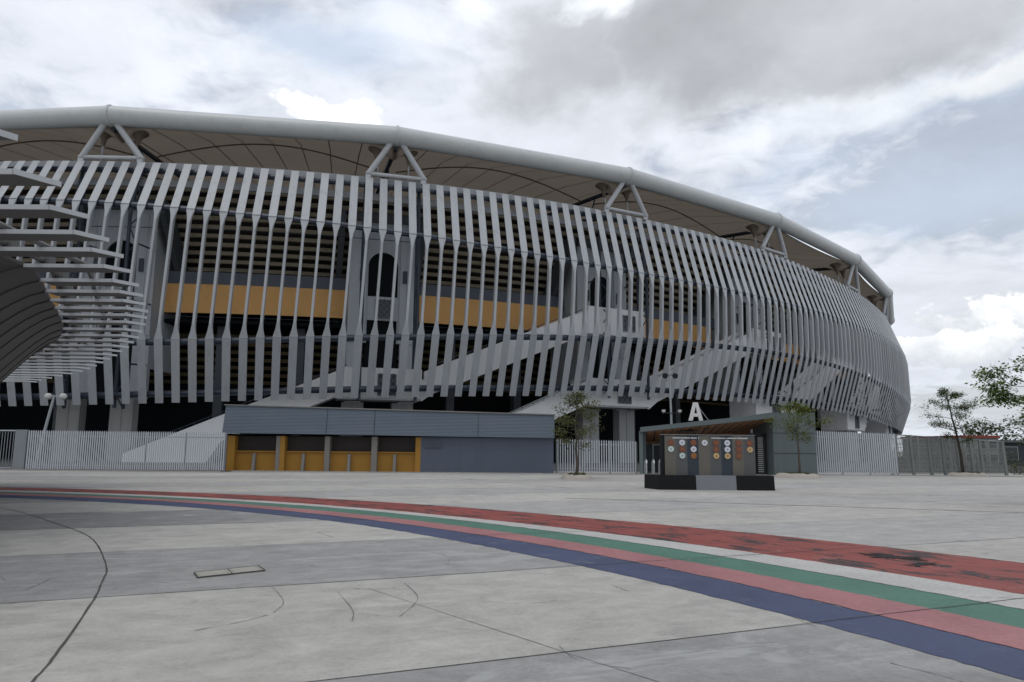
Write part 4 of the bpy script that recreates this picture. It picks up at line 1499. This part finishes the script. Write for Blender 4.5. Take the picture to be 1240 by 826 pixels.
# ================================================================== LOUVRED CANOPY (left)
can = thing('louvred_canopy', 'grey canopy with long horizontal louvre blades and a bulging dark soffit', 'canopy', (-14, 16, 0))
tipx = [(6.6, -5.3), (8.1, -5.63), (9.62, -6.04), (11.06, -6.46), (12.35, -6.85), (13.45, -7.17), (14.69, -7.63), (15.98, -8.13), (17.12, -8.59), (18.19, -9.05), (18.91, -9.33), (20.19, -9.98), (21.34, -10.58), (22.72, -11.34),
        (24.07, -12.11), (25.07, -12.75), (26.63, -13.74), (27.61, -14.45), (28.94, -15.33), (31.89, -17.53), (33.38, -18.67), (35.01, -19.92), (37.22, -22.06), (38.42, -23.19), (40.83, -25.7), (41.43, -26.62)]
xbt = [(4, -8.9), (10, -9.2), (14.57, -9.52), (16.07, -10.25), (17.18, -10.85), (18.33, -11.42), (19.52, -12.0), (21.62, -13.1), (24.23, -14.75), (27.5, -17.4), (32, -22.5), (38, -29.5), (44, -36)]
CZ = 5.0


def tx(y): return float(np.interp(y, [t[0] for t in tipx], [t[1] for t in tipx]))
def xb_(y): return float(np.interp(y, [t[0] for t in xbt], [t[1] for t in xbt]))


def drop(y, s):
    a = .40 + .030 * max(0, y - 14.8)
    if y < 14.8: a = .40
    d = a * s ** 1.45
    lim = 2.9
    return lim * math.tanh(d / lim)


BW = .46
far_edge = [6.7, 8.1, 9.62, 11.06, 12.35, 13.45, 14.69, 15.98, 17.12, 18.19, 19.2, 20.19, 21.34, 22.72, 24.0, 25.2, 26.5, 27.7, 29.0, 30.3, 31.6, 32.9, 34.2, 35.5, 36.8, 38.1, 39.4, 40.7, 42.0]
blade_y = [q - BW for q in far_edge]
for y in blade_y:
    b = MB()
    y1 = y + BW
    xt1 = tx(y1)
    xt0 = xt1 - .32
    x0 = xb_(y) if y < 29 else xb_(y) + .2
    x0 = min(x0, xt0 - 1.5)
    # flat board with a mitred end and pale edge strips that paint in the skylight
    b.loft([[(x0, y, CZ), (xt0, y, CZ), (xt1, y1, CZ), (x0, y1, CZ)], [(x0, y, CZ + .05), (xt0, y, CZ + .05), (xt1, y1, CZ + .05), (x0, y1, CZ + .05)]])
    b.loft([[(x0, y - .022, CZ - .012), (xt0 - .01, y - .022, CZ - .012), (xt0, y - .002, CZ - .012), (x0, y - .002, CZ - .012)], [(x0, y - .022, CZ + .06), (xt0 - .01, y - .022, CZ + .06), (xt0, y - .002, CZ + .06), (x0, y - .002, CZ + .06)]], 1)
    e = Vector((xt1 - xt0, BW, 0)).normalized(); nn = Vector((e.y, -e.x, 0)) * .02
    p, q = Vector((xt0, y - .02, CZ - .012)), Vector((xt1, y1, CZ - .012))
    b.prism([p + nn * .1, p + nn, q + nn, q + nn * .1], (0, 0, .072), 1)
    bl = b.build('louvre_blade', [M['canopyblade'], M['strut']], can)
    if y < 29:     # the blade runs on down the soffit as a standing rib
        rows = []
        for i in range(15):
            s = .35 * i
            z = CZ - drop(y, s)
            x = x0 - s * (1 - .0 * s)
            rows.append([(x, y, z - .012), (x, y + .02, z - .012), (x, y + .02, z + .1), (x, y, z + .1)])
        r2 = MB(); r2.loft(rows); r2.build('soffit_rib', M['canopyblade'], bl)
# soffit shell with a top deck
b = MB()
ys = [5.5 + .7 * i for i in range(36)]
SN = 18
rows = []
for y in ys:
    # the shell closes down to a rounded nose at its far end
    e = max(0.0, (y - 25.0) / 5.2)
    row = []
    for i in range(SN + 1):
        s = 6.5 * i / SN
        row.append((xb_(y) - s, y, CZ + .02 - drop(y, s) * (1 - e * .15)))
    rows.append(row)
b.grid(rows)
top = [[(xb_(y), y, CZ + .08), (xb_(y) - 6.5, y, CZ + .5)] for y in ys]
b.grid(top)
b.grid([[r[0] for r in rows], [t[0] for t in top]])
b.grid([[r[-1] for r in rows], [t[1] for t in top]])
b.face([p for p in rows[0]] + [top[0][1], top[0][0]])
b.face([p for p in rows[-1]] + [top[-1][1], top[-1][0]])
b.build('soffit', M['canopybody'], can, smooth=True)
# long beam and slim rod that tie the blades together
b = MB()
pts = [(xb_(y) + .28, y, CZ + .17) for y in np.arange(6.7, 30, .65)]
b.tube(pts, .065, 8)
for y in blade_y:
    if y < 30: b.box(xb_(y) + .16, xb_(y) + .40, y + .12, y + .34, CZ + .07, CZ + .26)
b.build('tie_beam', M['canopyblade'], can, smooth=True)
b = MB()
b.tube([(xb_(y) + .95 + .02 * (y - 10), y, CZ + .125) for y in np.arange(6.7, 40, .65)], .05, 6)
b.build('tie_rod', M['canopyblade'], can)
b = MB()
b.tube([(-16.5, 12, 0), (-16.5, 12, 2.4), (-16.3, 12, 4.9)], [.5, .55, 1.2], 20)
b.build('column', M['canopybody'], can, smooth=True)
b = MB()
b.tube([(-22.2, 24, 0), (-22.2, 24, 2.4), (-21.8, 24, 4.9)], [.5, .55, 1.2], 20)
b.build('column', M['canopybody'], can, smooth=True)

# ================================================================== DRAIN COVER
dc = thing('drain_cover', 'beige double drain cover set flush in the grey paving band', 'drain cover', (-3.6, 9.9, 0))
P00, P10, P11, P01 = Vector((-3.99, 9.76, 0)), Vector((-3.40, 10.46, 0)), Vector((-3.20, 10.02, 0)), Vector((-3.79, 9.37, 0))
P00, P10, P11, P01 = Vector((-3.96, 9.75, 0)), Vector((-3.36, 10.30, 0)), Vector((-3.17, 9.97, 0)), Vector((-3.78, 9.42, 0))


def dq(u, v, z):
    p = P00.lerp(P10, u).lerp(P01.lerp(P11, u), v)
    return (p.x, p.y, z)


b = MB()
for u0, u1, v0, v1 in ((-.02, .0, -.06, 1.06), (1.0, 1.03, -.06, 1.06), (.0, 1.0, -.06, 0), (0, 1, 1.0, 1.06), (.495, .515, 0, 1)):
    b.loft([[dq(u0, v0, .012), dq(u1, v0, .012), dq(u1, v1, .012), dq(u0, v1, .012)], [dq(u0, v0, .018), dq(u1, v0, .018), dq(u1, v1, .018), dq(u0, v1, .018)]])
b.build('frame', M['joint'], dc)
for u0, u1 in ((.0, .495), (.515, 1.0)):
    b = MB()
    b.loft([[dq(u0, 0, .0), dq(u1, 0, .0), dq(u1, 1, .0), dq(u0, 1, .0)], [dq(u0, 0, .016), dq(u1, 0, .016), dq(u1, 1, .016), dq(u0, 1, .016)]])
    for k in range(2):
        ua, ub = (u0 + .03, u0 + .045) if k == 0 else (u1 - .045, u1 - .03)
        b.loft([[dq(ua, .1, .0165), dq(ub, .1, .0165), dq(ub, .9, .0165), dq(ua, .9, .0165)], [dq(ua, .1, .021), dq(ub, .1, .021), dq(ub, .9, .021), dq(ua, .9, .021)]])
    b.build('lid', M['cover'], dc)

# ================================================================== TREES


def leaf_quads(mb, c, n, spread, size, rng, flat=.6):
    for _ in range(n):
        p = c + Vector((rng.gauss(0, spread), rng.gauss(0, spread), rng.gauss(0, spread * flat)))
        d = Vector((rng.uniform(-1, 1), rng.uniform(-1, 1), rng.uniform(-.6, .3))).normalized()
        u = d.cross(Vector((rng.uniform(-.4, .4), rng.uniform(-.4, .4), 1))).normalized()
        L = size * rng.uniform(.6, 1.35)
        w = L * .34
        dr = Vector((0, 0, -L * .12))
        mb.face([p, p + d * L * .5 + u * w, p + d * L + dr, p + d * L * .5 - u * w])


def tree(name, label, base, H, lean, crown, seed, bark, leaf, nl, lsize, r0, start=.42, levels=5, clump=6, spread=.16, updraft=.45, group=None, reach=1.0):
    rng = random.Random(seed)
    root = thing(name, label, 'tree', base, group=group)
    B = Vector(base)
    tr = MB(); lf = MB()
    top = B + Vector(lean) + Vector((0, 0, H))
    trunk = []
    n = 9
    for i in range(n + 1):
        f = i / n
        wob = Vector((rng.uniform(-1, 1), rng.uniform(-1, 1), 0)) * .035 * (f > 0) * (1 + f)
        trunk.append(B.lerp(top, f) + wob - Vector(lean) * (f * (1 - f)) * .6)
    tr.tube(trunk, [r0 * (1.25 if i == 0 else 1) * (1 - .82 * i / n) + .008 for i in range(n + 1)], 7)
    tips = []

    def branch(p, d, L, r, lev):
        m = p + d * L * .5 + Vector((rng.uniform(-.06, .06), rng.uniform(-.06, .06), rng.uniform(0, .08))) * L
        e = p + d * L + Vector((0, 0, rng.uniform(-.02, .12) * L))
        tr.tube([p, m, e], [r, r * .75, r * .5], 5)
        if lev == 0:
            tips.append(e); tips.append(m)
            return
        for _ in range(rng.choice((2, 2, 3))):
            nd = (d + Vector((rng.uniform(-1, 1), rng.uniform(-1, 1), rng.uniform(-.35, .55))) * .75).normalized()
            branch(p.lerp(e, rng.uniform(.45, 1)), nd, L * rng.uniform(.5, .75), r * .5, lev - 1)
        tips.append(e)
    cw = crown
    nb_ = levels * 4
    for i in range(nb_):
        f = start + (1 - start) * (i + rng.random() * .6) / nb_
        p = trunk[min(n - 1, int(f * n))].lerp(trunk[min(n, int(f * n) + 1)], f * n % 1)
        a = i * 2.4 + rng.uniform(-.5, .5)
        prof = math.sin(PI * min(1, max(.12, (f - start) / (1 - start) * .78 + .18)))
        L = cw * prof * rng.uniform(.45, .75) * reach
        d = Vector((math.cos(a), math.sin(a), rng.uniform(.5, 1.3) * updraft)).normalized()
        branch(p, d, L, r0 * .32 * (1 - f * .5), 2)
    tips.append(top)
    for _ in range(nl // clump):
        c = rng.choice(tips)
        leaf_quads(lf, c, clump, spread, lsize, rng)
    tr.build('trunk', bark, root, smooth=True)
    lf.build('crown', leaf, root)
    return root, B, tips


tree('street_tree', 'sparse olive young tree in front of the short picket fence', (3.5, 40.5, .2), 4.3, (-.02, 0, 0), 1.25, 11, M['bark'], M['leaf_olive'], 3000, .12, .075, start=.34, spread=.20)
tree('street_tree', 'thin yellow-green sapling in front of the gate A panel wall', (17.25, 45.5, .2), 4.1, (.05, 0, 0), 1.6, 23, M['bark'], M['leaf_yellow'], 2300, .135, .065, start=.42, spread=.19)
tree('street_tree', 'dark tree with fine tiered twigs leaning in front of the mesh fence', (29.75, 50.0, .2), 5.4, (-.75, .2, 0), 2.0, 37, M['barkd'], M['leaf_dark'], 6500, .10, .10, start=.36, spread=.17, updraft=.3)
# broad tree whose boughs enter at the right edge
tree('street_tree', 'broad fresh green tree with long spreading boughs at the right edge', (16.7, 22.0, 0), 4.5, (.1, .2, 0), 2.6, 52, M['bark'], M['leaf_bright'], 11500, .10, .11, start=.46, spread=.13, updraft=.30, clump=8, reach=.86)


def planter(label, x, y, rx, ry, seed):
    rng = random.Random(seed)
    root = thing('tree_planter', label, 'planter', (x, y, 0))
    b = MB()
    n = 26
    rings = []
    for fr, z in ((1.0, 0.0), (.97, .09), (.86, .19), (.74, .23), (.62, .22), (.58, .12)):
        rg = random.Random(seed)
        rings.append([(x + rx * fr * (1 + rg.uniform(-.05, .05)) * math.cos(2 * PI * i / n), y + ry * fr * (1 + rg.uniform(-.05, .05)) * math.sin(2 * PI * i / n), z * rg.uniform(.85, 1.15)) for i in range(n)])
    b.loft(rings, caps=False); b.build('kerb_ring', M['planter'], root, smooth=True)
    b = MB()
    ring = [(x + rx * .62 * math.cos(2 * PI * i / n), y + ry * .62 * math.sin(2 * PI * i / n), .2) for i in range(n)]
    for i in range(n): b.face([(x, y, .27), ring[i], ring[(i + 1) % n]])
    b.build('soil', M['soil'], root, smooth=True)
    b = MB()
    for _ in range(150):
        a, q = rng.uniform(0, 2 * PI), rng.random() ** .5 * .6
        p = Vector((x + rx * q * math.cos(a), y + ry * q * math.sin(a), .22))
        h = rng.uniform(.05, .14)
        b.face([p - Vector((.02, 0, 0)), p + Vector((.02, 0, 0)), p + Vector((rng.uniform(-.05, .05), rng.uniform(-.05, .05), h))])
    tag(b.build('grass', M['leaf_olive'], root), kind='stuff')


planter('round pinkish stone planter of the sparse olive tree', 3.52, 40.5, .84, 1.3, 1)
planter('round pinkish stone planter of the yellow-green sapling', 17.15, 45.5, 1.25, 1.6, 2)
planter('long low stone planter of the dark leaning tree', 30.05, 50.0, 1.25, .9, 3)

# ================================================================== FAR RIGHT BACKGROUND


def far_building(name, label, x0, x1, y, d, h, wall, roofm, rows, cols, roof_h=.5, over=.3):
    r = thing(name, label, 'building', ((x0 + x1) / 2, y, 0))
    b = MB(); b.box(x0, x1, y, y + d, 0, h); w = b.build('wall', wall, r)
    b = MB(); b.box(x0 - over, x1 + over, y - over, y + d + over, h, h + roof_h); b.build('roof', roofm, r)
    for i in range(cols):
        for k in range(rows):
            xa = x0 + (x1 - x0) * (i + .18) / cols; xb2 = x0 + (x1 - x0) * (i + .82) / cols
            za = h * (k + .25) / rows; zb2 = h * (k + .8) / rows
            f = MB(); f.box(xa - .06, xb2 + .06, y - .08, y - .003, za - .06, zb2 + .06); fo = f.build('window', M['lampw'], w)
            g_ = MB(); g_.box(xa, xb2, y - .1, y - .083, za, zb2); g_.build('pane', M['glass'], fo)
    return r


far_building('pavilion', 'low grey building with a red roof edge behind the mesh fence', 53.8, 58.0, 90, 14, 3.25, M['bldwall'], M['bldred'], 2, 3, .28, .15)
far_building('service_building', 'dark slate flat-roofed building beyond the mesh fence end', 59.2, 76, 92, 12, 2.75, M['blddark'], M['bldgrey'], 1, 6, .3)


def hedge(label, x0, x1, y, h, seed, leaf):
    rng = random.Random(seed)
    r = thing('hedge', label, 'hedge', ((x0 + x1) / 2, y, 0))
    b = MB()
    for _ in range(int((x1 - x0) * 420)):
        p = Vector((rng.uniform(x0, x1), y + rng.gauss(0, .28), abs(rng.uniform(0, h) + rng.gauss(0, .05))))
        leaf_quads(b, p, 1, .03, .11, rng)
    b.build('crown', leaf, r)
    b = MB()
    x = x0 + .2
    while x < x1:
        b.tube([(x, y, 0), (x + .05, y, h * .75)], .02, 4); x += .45
    b.build('stem', M['barkd'], r)


hedge('shaggy dark hedge running behind the mesh fence pens', 28.5, 40.0, 60, 1.7, 14, M['leaf_dark'])
hedge('low dark clipped hedge right of the mesh fence end', 36.2, 41.0, 55, .85, 4, M['leaf_dark'])
tree('background_tree', 'small dark round tree in front of the slate building', (60.5, 84, 0), 3.4, (0, 0, 0), 2.6, 71, M['barkd'], M['leaf_dark'], 1500, .3, .12, start=.3, spread=.35)
rng = random.Random(9)
for i in range(5):
    tree('background_tree', ['tall dark tree beyond the slate building, out at the plaza edge', 'broad dark tree standing past the slate building roof', 'bushy tree behind the right end of the slate building',
                             'round tree far beyond the plaza on the right', 'last dark tree of the far row on the right'][i], (70 + i * 9, 112 + i * 4, 0), 5.2 + i % 3, (0, 0, 0), 4.6, 80 + i, M['barkd'], M['leaf_dark'], 900, .45, .2, start=.2, spread=.55,
         group='trees beyond the plaza')
